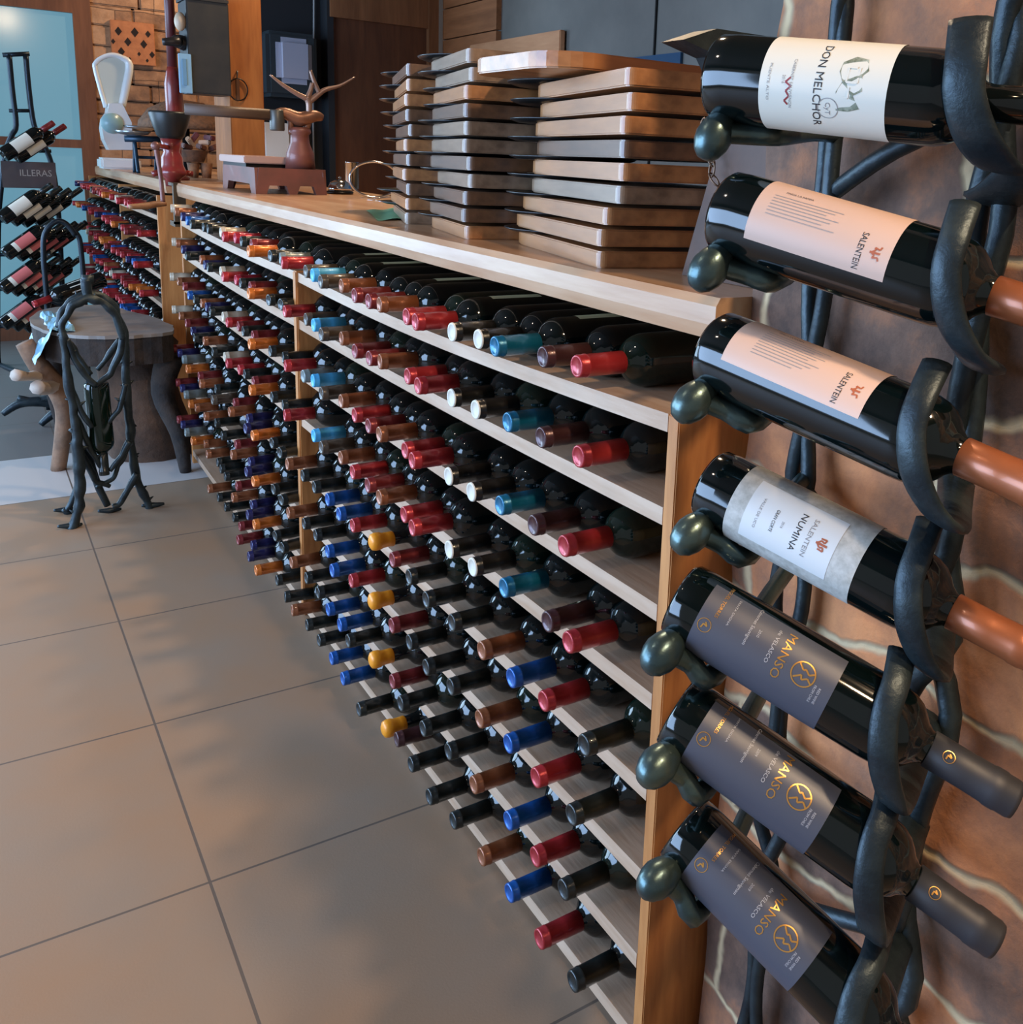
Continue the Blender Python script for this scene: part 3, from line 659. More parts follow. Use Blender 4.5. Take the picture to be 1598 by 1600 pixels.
for i, (P, ax, X, Y, rb) in enumerate(frames):
    up = -Y
    # spike whose head carries the base end
    k0 = P + ax * .012 + X * (rb * .72) - up * (rb + .008)
    q = MB(); M_ = rotM((-X * .5 + up * 1.0 + ax * .15)).to_4x4(); M_.translation = k0 - up * .012
    q.lathe([(.001, -.012), (.007, -.011), (.012, -.006), (.0155, .002), (.0165, .010), (.0150, .018), (.0115, .027), (.007, .034), (.003, .039), (.001, .040)], 20, M_)
    e0 = Vector((.068, -.157 - .005, (P + ax * .05).z - .035)); q.tube([k0, k0 + ax * .022 - X * .024 + up * .001, P + ax * .055 - up * (rb + .006) - X * .018, e0.lerp(P + ax * .055 - up * rb, .4), e0], [.009, .010, .010, .009, .009], 8)
    hpart('spike', q, M_spike)
    # curved flat strap that holds the neck
    s0 = (.221, .203, .201, .198, .190, .187, .187)[i]
    q = MB(); pts = [P + ax * (s0 - .010) + up * (rb + .020) + X * .018, P + ax * (s0 - .004) + up * .030 + X * .036, P + ax * s0 + up * .004 + X * .0385, P + ax * (s0 + .012) - up * .024 + X * .030, P + ax * (s0 + .028) - up * .044 + X * .010, P + ax * (s0 + .040) - up * .050 - X * .016]
    e_ = Vector((.066, -.352, (P + ax * .22).z - .075)); pts.append((pts[-1] + e_) / 2 - Vector((0, 0, .004))); pts.append(e_)
    q.tube(pts, [.0046, .0044, .0044, .0048, .005, .005, .006, .007], 12, flat=(2.5 if i != 0 else 3.6, ax))
    hpart('neck_strap', q)
for z_, a, b_ in ((.35, -.157, -.352), (.78, -.352, -.157), (1.18, -.157, -.352)):
    hpart('brace', MB().tube([(.066, a, z_), (.05, (a + b_) / 2, z_ + .05), (.066, b_, z_ + .09)], .009, 8))
# iron bracket out of the wall edge and the plate with its chain
a = at(1050, 64, y=-.0); b_ = at(1200, 60, y=-.0)
MBk = MB().prism([(a.x, a.z), (a.x + .045, a.z + .016), (.13, a.z + .016), (.13, a.z - .055), (a.x + .075, a.z - .045), (a.x + .05, a.z - .012)], 'y', -.02, .02)
tag(MBk.build('iron_bracket', M_iron), 'dark pointed iron bracket sticking out behind the topmost bottle', 'bracket')
pl = MB().prism([(.174, 1.0595), (.010, 1.0595), (.022, 1.268), (.075, 1.275), (.105, 1.262)], 'x', .146, .160).build('iron_plate', mat('rusty_plate', (92, 66, 52), rough=.6, metal=.2, noise=(70, 52, 44), scale=9, bump=.2))
tag(pl, 'tapering rusty brown iron plate standing on the near end of the worktop', 'plate')
ch = empty('chain', tuple(at(1100, 188, x=.125)), label='short iron chain hanging in front of the rusty brown plate', cat='chain')
cp = [at(*q, x=.128) for q in ((1100, 188), (1097, 205), (1103, 222), (1107, 240), (1113, 257), (1111, 273), (1120, 288))]
for k in range(6):
    a, b_ = cp[k], cp[k + 1]; c = (a + b_) / 2; d = (b_ - a).normalized(); L = (b_ - a).length * .5 + .003
    s_ = Vector((1, 0, 0)) if k % 2 else d.cross(Vector((1, 0, 0))).normalized()
    pts = [c + d * L * math.cos(t) + s_ * .0052 * math.sin(t) - ch.location for t in [2 * math.pi * j / 10 for j in range(10)]]
    MB().tube(pts, .0013, 6, closed=True, sub=2).build('chain_link', mat('chain_iron', (120, 96, 78), rough=.45, metal=.7), ch)

# ---------------------------------------------------------------- stacks of serving boards with iron plates
M_bd = wood('board_wood', (200, 138, 84), (118, 74, 44), 'y', 3, rough=.32, coat=.3)
M_bd2 = wood('board_wood_dark', (132, 92, 62), (58, 38, 28), 'y', 3, rough=.32, coat=.3)
M_bd3 = wood('board_wood_grey', (172, 142, 114), (84, 62, 46), 'y', 3, rough=.32, coat=.3)
M_pl = mat('cast_iron_plate', (50, 51, 52), rough=.3, metal=.6)
def board_mesh(mt, L, W):
    pts = []
    def arc(cx, cy, r, a0, a1, n=6):
        for k in range(n + 1):
            a = (a0 + (a1 - a0) * k / n) * D2R; pts.append((cx + r * math.cos(a), cy + r * math.sin(a)))
    arc(.012, .012, .012, 180, 270); arc(W - .012, .012, .012, 270, 360); arc(W - .05, L - .05, .05, 0, 90); arc(.07, L - .07, .07, 90, 180)
    bm = bmesh.new(); lo = [bm.verts.new((x, y, 0)) for x, y in pts]; f = bm.faces.new(lo)
    r_ = bmesh.ops.extrude_face_region(bm, geom=[f]); bmesh.ops.translate(bm, vec=(0, 0, .0243), verts=[g for g in r_['geom'] if isinstance(g, bmesh.types.BMVert)])
    bmesh.ops.recalc_face_normals(bm, faces=bm.faces)
    bmesh.ops.bevel(bm, geom=[e for e in bm.edges if abs(e.verts[0].co.z - e.verts[1].co.z) < 1e-5], offset=.0022, segments=2, affect='EDGES')
    me = bpy.data.meshes.new('serving_board'); bm.to_mesh(me); bm.free(); me.materials.append(mt); return me
BM = [board_mesh(q, .455, .27) for q in (M_bd, M_bd2, M_bd3)]
vs = MB().lathe([(.001, 0), (.098, 0), (.110, .0040), (.112, .0062), (.106, .0062), (.096, .002), (.001, .0019)], 36); 
PLM = vs.mesh('iron_plate', M_pl)
rs = random.Random(11)
stacks = [('near', (.069, .267), (.157, .702), 10), ('middle', (.085, .735), (.155, 1.08), 11), ('far', (.120, 1.11), (.262, 1.55), 11)]
DYN = [0, 0, -.01, -.035, -.045, -.04, -.05, -.05, -.055, 0]
for nm, A, B_, n in stacks:
    A = Vector(A); B_ = Vector(B_); ang = math.atan2(B_.y - A.y, B_.x - A.x) - math.pi / 2; L = (B_ - A).length
    me3 = [board_mesh(q, L, .27 if nm != 'middle' else .26) for q in (M_bd, M_bd2, M_bd3)]
    z_ = 1.0592
    for k in range(n):
        ja = rs.uniform(-.025, .025) if k else 0; jx = rs.uniform(-.006, .006) if k else 0; jy = rs.uniform(-.006, .008) if k else 0
        if nm == 'near': jy = DYN[k]; ja *= .5
        mi = 0 if (nm == 'near' and k in (0, 1, n - 1)) else rs.choice([0, 1, 1, 1, 2])
        tr = nm == 'near' and k == n - 1
        o = link('serving_board', me3[mi], None, (.425 + .055, .365, z_) if tr else (A.x + jx, A.y + jy, z_), (0, 0, math.pi / 2 + .02) if tr else (0, 0, ang + ja))
        pos = 'lowest' if k == 0 else ('topmost' if k == n - 1 else ORD[k] + ' from bottom')
        tag(o, 'thick wooden serving board, %s in the %s stack on the worktop' % (pos, nm), 'serving board', 'serving boards stacked on the worktop')
        z_ += .0244
        dloc = Vector((.082 + rs.uniform(-.006, .006), L - .088 + rs.uniform(-.006, .014), 0)); dloc.rotate(Matrix.Rotation(ang + ja, 3, 'Z'))
        p = link('iron_plate', PLM, None, (A.x + dloc.x, A.y + dloc.y, z_))
        tag(p, 'round black iron plate on the board %s in the %s stack' % (pos, nm), 'plate', 'iron plates between the serving boards')
        z_ += .0066
# ---------------------------------------------------------------- beam and things hung on it
ZW = 1.0592
tag(MB().span((.30, 3.45, ZW), (.437, 3.75, 2.9), bev=.004).build('wooden_post', M_beam), 'square orange wooden post rising from the worktop behind the platform scale', 'post')
a = at(297, 145, y=3.40); b_ = at(350, 5, y=3.40); x1 = .296
tel = empty('wall_apparatus', (a.x, 3.40, a.z), label='black antique box apparatus with metal spout hung on the wooden post', cat='antique')
MB().span((0, 0, 0), (x1 - a.x, .17, b_.z - a.z), bev=.004).span((-.005, -.004, b_.z - a.z), (x1 - a.x, .175, b_.z - a.z + .012)).build('case', mat('black_case', (34, 38, 40), rough=.5, noise=(54, 52, 48), scale=7), tel)
MB().lathe([(.045, 0), (.05, .02), (.04, .05), (.02, .06)], 16, Matrix.Translation((.08, .08, b_.z - a.z + .012))).build('top_cap', M_chrome, tel)
M_gm = mat('dull_metal', (120, 122, 120), rough=.35, metal=.7)
c = at(275, 65, y=3.42) - Vector(tel.location)
MB().tube([(0, .06, c.z), (-.03, .05, c.z + .005), (c.x, .02, c.z), (c.x - .05, .02, c.z - .006)], [.03, .026, .02, .013], 12).build('mouthpiece', mat('mouthpiece_black', (42, 40, 40), rough=.35, metal=.4), tel)
c = at(280, 33, y=3.42) - Vector(tel.location)
MB().ball((c.x + .005, .03, c.z), .028, 10, (.8, .8, 1.3)).build('knob', mat('bone_knob', (190, 168, 140), rough=.45), tel)
c0 = at(281, 145, y=3.40) - Vector(tel.location); c1 = at(298, 85, y=3.40) - Vector(tel.location)
MB().span((c0.x, -.008, c0.z), (c1.x, .006, c1.z), bev=.002).build('light_blue_plate', mat('pale_blue_plate', (140, 184, 208), rough=.35), tel)
MB().span((c0.x + .012, -.011, c0.z + .03), (c0.x + .028, -.007, c1.z - .02), bev=.001).build('slot', mat('slot_blue', (110, 156, 184), rough=.3), tel)
c = at(372, 140, y=3.445)
rg = empty('hanging_ring', tuple(c), label='thin dark iron ring hanging from a nail on the wooden post', cat='ring')
MB().tube([(.038 * math.cos(t), 0, .044 * math.sin(t)) for t in [2 * math.pi * k / 14 for k in range(14)]], .0028, 6, closed=True).build('ring', M_black, rg)
MB().span((-.009, -.004, -.045), (.006, .004, .045), bev=.002).build('clip', mat('clip_brown', (92, 58, 34), rough=.5), rg)
MB().tube([(-.003, .0, .045), (-.002, -.006, .07), (0, .008, .075)], .003, 6).build('nail', M_gm, rg)
# dark red hand pump column behind the grinder
hp = at(268, 250, y=3.62); t0 = at(264, 0, y=3.62); t1 = at(270, 120, y=3.62); t2 = at(270, 178, y=3.62)
pb_ = empty('hand_pump', (t1.x, 3.62, ZW), label='slim dark red metal column with rounded glossy lower body behind the grinder', cat='pump')
MB().lathe([(.045, 0), (.05, .01), (.02, .03), (.02, t2.z - ZW - .02), (.034, t2.z - ZW), (.036, t1.z - ZW - .03), (.026, t1.z - ZW + .02), (.020, t1.z - ZW + .04)], 18).build('body', M_red, pb_)
MB().tube([(0, 0, t1.z - ZW), (0, 0, t0.z - ZW + .3)], .02, 12, sub=1).build('column', mat('dark_red', (86, 30, 32), rough=.4), pb_)
# grinder clamped to the end of the worktop
g = at(272, 281, y=3.30); S = (g - CAM).dot(FW) / FOC
def gz(py): return at(272, py, y=3.30).z
gx = at(272, 230, y=3.30).x
gr = empty('coffee_grinder', (gx, 3.36, ZW), label='red cast iron hand grinder with dark hopper clamped at the worktop end', cat='grinder')
L_ = lambda py: gz(py) - ZW
MB().lathe([(.050, L_(176)), (.075, L_(174)), (.078, L_(178)), (.066, L_(195)), (.052, L_(212)), (.040, L_(217))], 24, cap=True).build('hopper', mat('hopper_iron', (48, 50, 50), rough=.4, metal=.5), gr)
MB().lathe([(.040, L_(217)), (.034, L_(230)), (.030, L_(238)), (.040, L_(246)), (.042, L_(258)), (.050, L_(266)), (.058, L_(272)), (.030, L_(280)), (.028, L_(292))], 22).build('body', M_red, gr)
MB().tube([(-.05, 0, L_(270)), (-.075, 0, L_(274))], .012, 8, sub=1).tube([(.05, 0, L_(270)), (.075, 0, L_(272))], .012, 8, sub=1).build('lug', M_red, gr)
MB().span((-.022, -.11, -.012), (.022, .03, .0)).span((-.022, -.125, -.16), (.022, -.10, 0)).span((-.022, -.125, -.17), (.035, -.02, -.15)).build('clamp', mat('clamp_iron', (88, 72, 54), rough=.5, metal=.4), gr)
cA = at(243, 228, y=3.22) - gr.location; cB = at(255, 320, y=3.22) - gr.location; cC = at(202, 323, y=3.18) - gr.location
MB().tube([(0, 0, L_(232)), (cA.x * .5, -.06, L_(230)), cA], .010, 8).build('shaft', M_red, gr)
MB().ball(cA, .017, 8).tube([cA, (cA + cB) / 2 + Vector((.004, 0, 0)), cB], [.009, .008, .009], 8).build('crank', mat('crank_metal', (126, 84, 76), rough=.4, metal=.3), gr)
MB().tube([cB + Vector((.01, 0, .003)), cB + Vector((-.03, -.01, .002)), (cB + cC) / 2, cC], [.008, .013, .014, .009], 10).build('crank_handle', wood('handle_wood', (170, 120, 80), (130, 86, 54), 'x', 12), gr)
# white fan scale
sc_y = 5.25; c0 = at(190, 250, y=sc_y); sx = c0.x
fs_ = empty('fan_scale', (sx, sc_y, ZW), label='old white enamel counter scale with fan shaped dial by the window', cat='scale')
def F(px, py): p = at(px, py, y=sc_y); return Vector((p.x - sx, 0, p.z - ZW))
pts2 = [F(165, 168), F(149, 110), F(150, 98), F(160, 90), F(175, 86), F(190, 90), F(202, 102), F(196, 140), F(190, 168)]
MB().tube(pts2, [.012, .012, .013, .013, .014, .016, .022, .022, .02], 8).build('dial_frame', M_white, fs_)
pg = [(p.x, p.z) for p in pts2]
MB().prism(pg, 'y', -.004, .006).build('dial_face', mat('dial_glass', (208, 210, 196), rough=.2), fs_)
a = F(160, 165); b_ = F(200, 225)
hp_ = [F(*k) for k in ((168, 162), (188, 162), (196, 178), (203, 192), (204, 234), (168, 234), (160, 218), (157, 200), (159, 186), (166, 176))]
MB().prism([(p.x, p.z) for p in hp_], 'y', -.07, .07).build('housing', M_white, fs_)
MB().lathe([(.001, .0), (.055, 0), (.055, .012), (.001, .016)], 20, Matrix.Translation((F(172, 193).x, -.068, F(172, 193).z)) @ Matrix.Rotation(math.pi / 2, 4, 'X')).build('round_window', mat('window_aqua', (140, 176, 180), rough=.3), fs_)
MB().box((F(185, 240).x, 0, .03), (.20, .2, .06), bev=.01).build('base', M_white, fs_)
MB().lathe([(.04, F(0, 193).z), (.12, F(0, 190).z + .003), (.125, F(0, 188).z + .01)], 24, Matrix.Translation((F(215, 190).x, .02, 0)) @ Matrix.Diagonal((1, 1, 1, 1))).build('pan', mat('pan_steel', (150, 156, 158), rough=.3, metal=.8), fs_)
MB().tube([F(205, 230), F(215, 200)], .012, 8, sub=1).build('pan_arm', M_gm, fs_)
# small iron balance
by = 4.55; bo = at(228, 262, y=by)
bl = empty('balance', (bo.x, by, ZW), label='small dark blue iron balance standing between the white scale and the grinder', cat='balance')
def Bq(px, py): p = at(px, py, y=by); return Vector((p.x - bo.x, 0, p.z - ZW))
M_bi = mat('blue_iron', (38, 60, 78), rough=.35, metal=.5)
q = MB()
for x_ in (-.045, .055):
    q.tube([(x_, -.06, 0), (x_, -.03, .08), (x_, .0, .15), (x_, .03, .08), (x_, .06, 0)], .009, 8)
q.span((-.05, -.01, .07), (.06, .01, .085)); q.build('stand', M_bi, bl)
MB().tube([(-.09, 0, .165), (.1, 0, .17)], .016, 10, sub=1).build('beam', M_bi, bl)
MB().lathe([(.02, .18), (.07, .19), (.085, .205)], 18, Matrix.Translation((-.05, 0, 0))).build('pan', mat('pan_steel', (0, 0, 0)), bl)
# wicker dome, pots
wd = at(300, 200, y=4.35)
MBw = MB().lathe([(.22, 0), (.215, .03), (.17, .09), (.09, .13), (.001, .14)], 28)
o = MBw.build('basket_cover', mat('wicker', (120, 82, 54), rough=.8, noise=(86, 60, 42), scale=60, bump=.6)); o.location = (at(290, 200, y=4.45).x, 4.45, at(290, 195, y=4.45).z - .02)
tag(o, 'brown domed wicker cover behind the grinder and the post', 'basket')
st = MB().lathe([(.08, 0), (.08, .01), (.02, .02), (.018, o.location.z - ZW)], 14).build('cover_stand', M_black); st.location = (o.location.x, 4.45, ZW)
tag(st, 'slim black stand under the domed wicker cover', 'stand')
py_ = 4.0
for j, (px, pyb, rr, hh, nm, colr, lab) in enumerate(((300, 262, .075, .055, 'clay_bowl', (118, 78, 54), 'wide brown clay bowl stacked behind the red grinder'), (303, 279, .028, .07, 'small_pot', (150, 100, 62), 'small basket-like pot, left of two below the clay bowl'), (323, 279, .028, .07, 'small_pot', (140, 92, 56), 'small basket-like pot, right of two below the clay bowl'))):
    p = at(px, pyb, y=py_); zz = ZW if hh > .06 else ZW + .072
    ob = MB().lathe([(rr * .7, 0), (rr * .85, hh * .5), (rr, hh * .9), (rr * 1.06, hh), (rr * .95, hh), (rr * .9, hh * .8), (.001, hh * .75)], 20).build(nm, mat('clay%d' % j, colr, rough=.75, noise=(80, 56, 40), scale=30, bump=.3)); ob.location = (p.x, py_ if hh > .06 else py_ , zz)
    tag(ob, lab, 'pot')
rs2 = random.Random(5)
for j in range(7):
    p = at(292 + j * 7, 222 + (j % 3) * 6, y=4.0)
    ob = MB().box((0, 0, 0), (.05, .03, .022), Matrix.Rotation(rs2.uniform(-1, 1), 4, 'Y') @ Matrix.Rotation(rs2.uniform(-1, 1), 4, 'Z'), bev=.004).build('wooden_offcut', mat('offcut%d' % (j % 3), [(96, 58, 44), (176, 140, 110), (86, 34, 38)][j % 3], rough=.6))
    ob.location = (p.x + .0, 4.0 + rs2.uniform(-.02, .02), ZW + .072 + .055 + .014 + .022 * (j % 3)); tag(ob, 'small wooden offcut heaped in the brown clay bowl', 'wood piece', 'offcuts in the clay bowl')
# platform scale
M_ps = mat('scale_rust_red', (122, 72, 62), rough=.45, metal=.15, noise=(96, 62, 54), scale=10, coat=.2)
ps = empty('platform_scale', (.139, 2.434, ZW), label='old rust red iron platform scale with brass beam on the worktop', cat='platform scale')
hB = at(400, 262, y=2.434).z - ZW; W_ = .235; D_ = .47
q = MB()
prof = [(0, 0), (.035, 0), (.045, .028), (.10, .028), (.11, 0), (.135, 0), (.145, .028), (.19, .028), (.20, 0), (W_, 0), (W_ - .012, hB), (.012, hB)]
q.prism(prof, 'y', 0, .025); q.prism(prof, 'y', D_ - .025, D_)
sp_ = [(0, 0), (.06, 0), (.08, .03), (.38, .03), (.40, 0), (D_, 0), (D_ - .01, hB), (.01, hB)]
q.prism(sp_, 'x', .0, .02); q.prism(sp_, 'x', W_ - .02, W_); q.span((.008, .008, hB - .01), (W_ - .008, D_ - .008, hB))
q.build('base', M_ps, ps)
MB().span((-.01, .10, hB + .012), (.15, D_, hB + .036), bev=.003).build('weighing_plate', mat('plate_bleached', (176, 142, 128), rough=.5), ps)
MB().span((.0, .12, hB), (.14, .45, hB + .012)).build('plate_bearing', M_black, ps)
cx = .165; cy = .06
H = lambda py: at(490, py, y=2.5).z - ZW
MB().lathe([(.050, hB), (.045, H(240)), (.032, H(225)), (.030, H(212)), (.038, H(208)), (.036, H(203)), (.026, H(200))], 18, Matrix.Translation((cx, cy, 0))).build('pillar', M_ps, ps)
q = MB(); zc = H(186)
q.tube([(cx - .085, cy, zc + .006), (cx - .05, cy, zc + .014), (cx, cy, zc - .004), (cx + .05, cy, zc + .01), (cx + .08, cy, zc + .006)], [.012, .018, .026, .02, .011], 10)
q.tube([(cx - .03, cy, zc + .02), (cx - .028, cy, H(212))], .010, 8, sub=1).tube([(cx + .035, cy, zc + .01), (cx + .02, cy, H(208))], .012, 8, sub=1)
q.build('yoke', mat('brass_old', (132, 92, 70), rough=.4, metal=.4), ps)
e0 = at(432, 188, y=2.50); e1 = at(288, 170, y=2.50); o_ = ps.location
MB().tube([(cx - .08, cy, zc + .004), (e1.x - o_.x, cy, e1.z - o_.z)], .018, 6, flat=(.35, (0, 1, 0)), sub=1).build('beam', mat('beam_steel', (88, 72, 62), rough=.55, metal=.2), ps)
MB().lathe([(.022, -.034), (.024, -.03), (.024, .03), (.022, .034)], 16, Matrix.Translation((e0.x - o_.x, cy, e0.z - o_.z))).build('counterweight', mat('weight_iron', (84, 84, 80), rough=.4, metal=.5), ps)
q = MB()
K = lambda px, py: Vector((at(px, py, y=2.50).x - o_.x, cy, at(px, py, y=2.50).z - o_.z))
q.tube([K(482, 178), K(482, 162), K(478, 152)], [.010, .011, .011], 8).tube([K(478, 154), K(462, 146), K(440, 132), K(421, 117)], [.010, .008, .006, .003], 8)
q.tube([K(478, 156), K(484, 142), K(487, 130)], [.010, .008, .007], 8).tube([K(482, 160), K(496, 148), K(508, 140), K(530, 134), K(553, 121)], [.010, .009, .008, .005, .003], 8).tube([K(498, 146), K(490, 128), K(484, 110)], [.008, .007, .005], 8)
q.build('prongs', mat('prong_metal', (150, 120, 104), rough=.35, metal=.4), ps)
# bell, cup, ring, forks, cloth
p = at(531, 303, z=ZW)
be = empty('reception_bell', (p.x, p.y, ZW), label='chrome reception bell with dark base beside the platform scale', cat='bell')
MB().lathe([(.046, 0), (.048, .008), (.040, .012)], 24).build('base', M_black, be)
MB().lathe([(.042, .012), (.041, .022), (.034, .038), (.020, .048), (.001, .051)], 24).build('dome', M_chrome, be)
MB().lathe([(.004, .051), (.006, .058), (.001, .062)], 10).build('button', M_chrome, be)
p = at(550, 296, z=ZW); hh = at(550, 254, y=p.y).z - ZW
tag(MB().lathe([(.026, 0), (.027, .004), (.027, hh), (.030, hh + .002), (.025, hh), (.024, .006), (.001, .006)], 24, Matrix.Translation((p.x, p.y, ZW))).build('steel_cup', M_chrome), 'narrow cylindrical steel cup standing behind the bell', 'cup')
p = at(592, 311, z=ZW)
o = MB().tube([(.080 * math.cos(t), 0, .060 + .058 * math.sin(t)) for t in [2 * math.pi * k / 20 for k in range(20)]], .0042, 10, closed=True, flat=(2.2, (0, 1, 0))).build('chrome_hoop', M_chrome); o.location = (p.x, p.y + .04, ZW + .002); o.rotation_euler = (0, 0, -.3)
tag(o, 'polished chrome hoop standing on edge left of the board stacks', 'hoop')
for j, (px, py, an) in enumerate(((585, 312, 1.9), (600, 316, 1.2), (612, 318, .9))):
    p = at(px, py, z=ZW); q = MB()
    for t in (-.006, -.002, .002, .006): q.tube([(t, 0, .004), (t, .05, .006)], .0009, 5, sub=1)
    q.box((0, -.008, .004), (.016, .02, .002), bev=.0005); q.tube([(0, -.015, .004), (0, -.06, .008), (0, -.12, .003)], [.0025, .002, .0045], 6, flat=(1.6, (1, 0, 0)))
    o = q.build('fork', M_chrome); o.location = (p.x, p.y, ZW); o.rotation_euler = (0, 0, an)
    tag(o, 'steel fork lying beside the far board stack, %s of three' % ('left', 'middle', 'right')[j], 'fork', 'forks by the board stacks')
q = MB(); vs = []; fs = []
a = [at(*k, z=ZW + .001) for k in ((572, 330), (622, 326), (650, 342), (590, 345))]
for j in range(9):
    for i_ in range(9):
        u, v = i_ / 8, j / 8; p = a[0].lerp(a[1], u).lerp(a[3].lerp(a[2], u), v); vs.append((p.x, p.y, ZW + .003 + .002 * math.sin(u * 9 + v * 4)))
for j in range(8):
    for i_ in range(8): fs.append((j * 9 + i_, j * 9 + i_ + 1, j * 9 + i_ + 10, j * 9 + i_ + 9))
tag(link('green_cloth', rawmesh('green_cloth', vs, fs, mat('green_cloth', (110, 168, 130), rough=.8), True)), 'small pale green cloth on the worktop before the far boards', 'cloth')
# niche: towel dispenser, white box, cable
a = at(417, 150, y=4.55); b_ = at(494, 55, y=4.55)
td = empty('towel_dispenser', (a.x, 4.50, a.z), label='black and chrome paper towel dispenser in the dark niche', cat='dispenser')
w_ = b_.x - a.x; h_ = b_.z - a.z
MB().span((0, .03, 0), (w_, .218, h_), bev=.02).build('case', mat('dispenser_dark', (40, 48, 52), rough=.25, coat=.4), td)
MB().box((w_ * .52, .03, h_ * .56), (w_ * .70, .07, h_ * .70), bev=.028).build('chrome_front', mat('brushed_front', (176, 178, 192), rough=.22, metal=.25, coat=.5), td)
p0 = at(489, 0, y=4.70); p1 = at(489, 178, y=4.70)
tag(MB().tube([(p0.x, 4.70, 2.4), (p0.x + .005, 4.70, p0.z), (p1.x, 4.70, p1.z), (p1.x, 4.70, .9)], .006, 6).build('cable', mat('cable_grey', (150, 150, 146), rough=.5)), 'thin grey cable running down the dark niche', 'cable')
a = at(415, 240, y=4.55); b_ = at(452, 193, y=4.55)
tag(MB().span((a.x, 4.55, a.z - .3), (b_.x, 4.715, b_.z), bev=.004).build('white_box', mat('paper_white', (214, 212, 206), rough=.6)), 'plain white box below the towel dispenser in the niche', 'box')
# terracotta lattice tile on the far wall
a = at(175, 98, y=5.86); b_ = at(240, 38, y=5.86); w_ = b_.x - a.x; h_ = b_.z - a.z
lt = empty('lattice_tile', (a.x, 5.85, a.z), label='square terracotta vent tile with diamond holes on the stacked stone wall', cat='vent tile')
q = MB(); q.span((0, 0, 0), (w_, .025, h_), bev=.003); q.build('tile', mat('terracotta', (186, 116, 70), rough=.8, noise=(160, 96, 58), scale=20, bump=.3), lt)
hol = mat('hole_dark', (34, 22, 16), rough=.95)
for j, (u, v, s_) in enumerate(((.18, .75, 1), (.55, .76, 1.1), (.85, .75, .8), (.38, .52, 1), (.74, .50, 1), (.22, .28, 1), (.62, .26, .5), (.92, .27, .8), (.40, .12, .45), (.80, .12, .45), (.05, .5, .6))):
    r_ = .026 * s_; c = (u * w_, v * h_)
    MB().prism([(c[0] - r_ * .75, c[1]), (c[0], c[1] - r_), (c[0] + r_ * .75, c[1]), (c[0], c[1] + r_)], 'y', -.002, .0).build('diamond_hole', hol, lt)

# ---------------------------------------------------------------- display rack with bottles by the window
DY = 5.15
dr = empty('display_stand', (at(60, 400, y=DY).x, DY, 0), label='tall black metal wine display stand with curved sides before the window', cat='display stand')
o_ = dr.location
def Dq(px, py, dy=0.0): p = at(px, py, y=DY + dy); return p - o_
M_dm = mat('stand_steel', (34, 44, 52), rough=.35, metal=.6)
q = MB(); q.tube([Dq(40, 85), Dq(45, 140), Dq(53, 195), Dq(66, 220), Dq(80, 255), Dq(88, 300), Dq(93, 360), Dq(97, 450), Dq(98, 540), (Dq(98, 540).x + .02, 0, 0)], .014, 8); q.build('side_rail', M_dm, dr)
q = MB(); q.tube([Dq(14, 85), Dq(19, 140), Dq(25, 195), Dq(18, 212), Dq(8, 240), Dq(2, 290), Dq(-3, 360), Dq(-4, 540), (Dq(-4, 540).x, 0, 0)], .014, 8); q.build('side_rail', M_dm, dr)
q = MB(); q.tube([Dq(4, 86), Dq(46, 84)], .012, 8, sub=1); q.build('top_bar', M_dm, dr)
for (x0, x1, yy) in ((14, 50, 173), (48, 80, 236), (0, 92, 345), (0, 95, 398), (0, 97, 452), (0, 97, 510)):
    MB().tube([Dq(x0, yy), Dq(x1, yy)], .010, 8, sub=1).build('cross_bar', M_dm, dr)
a = Dq(4, 293); b_ = Dq(86, 254)
sg = MB().span((a.x, -.02, a.z), (b_.x, -.005, b_.z), bev=.002).build('sign_panel', mat('sign_brown', (72, 64, 66), rough=.22, coat=.6), dr)
vs, fs = text_flat('ILLERAS'); k_ = .048
tx = rawmesh('sign_lettering', [((v.x * k_ * .9) + (a.x + b_.x) / 2 + .03, -.0215, v.y * k_ + (a.z + b_.z) / 2 - .005) for v in vs], fs, mat('sign_ink', (150, 140, 132), rough=.5)); link('sign_lettering', tx, sg)
MB().tube([Dq(98, 540) + Vector((0, 0, -.1)), (Dq(98, 540).x + .12, -.1, 0)], .012, 8, sub=1).tube([(Dq(-4, 540).x, 0, 0), (Dq(-4, 540).x + .1, -.35, .01), (Dq(60, 540).x, -.5, 0.01)], .016, 8).build('foot', M_dm, dr)
bd = (RX * .50 + Vector((0, 0, 1)) * .62 + FW * .55).normalized()
def small_label(nm, mt, th0, th1, z0, z1, parent):
    vs, fs = shell(.0372, th0, th1, z0, z1, 10); return link(nm, rawmesh(nm, vs, fs, mt, True), parent)
M_pink = mat('label_rose', (206, 110, 108), rough=.5)
rows = [('top', 'white', [(4, 243), (24, 247)]), ('second', 'white', [(2, 342), (18, 346), (34, 348), (53, 346)]), ('third', 'rose red', [(8, 398), (27, 401), (45, 401), (62, 399)]), ('fourth', 'rose red', [(3, 452), (19, 456), (36, 458), (55, 455)]), ('fifth', 'dull rose', [(3, 508), (20, 511), (38, 513)])]
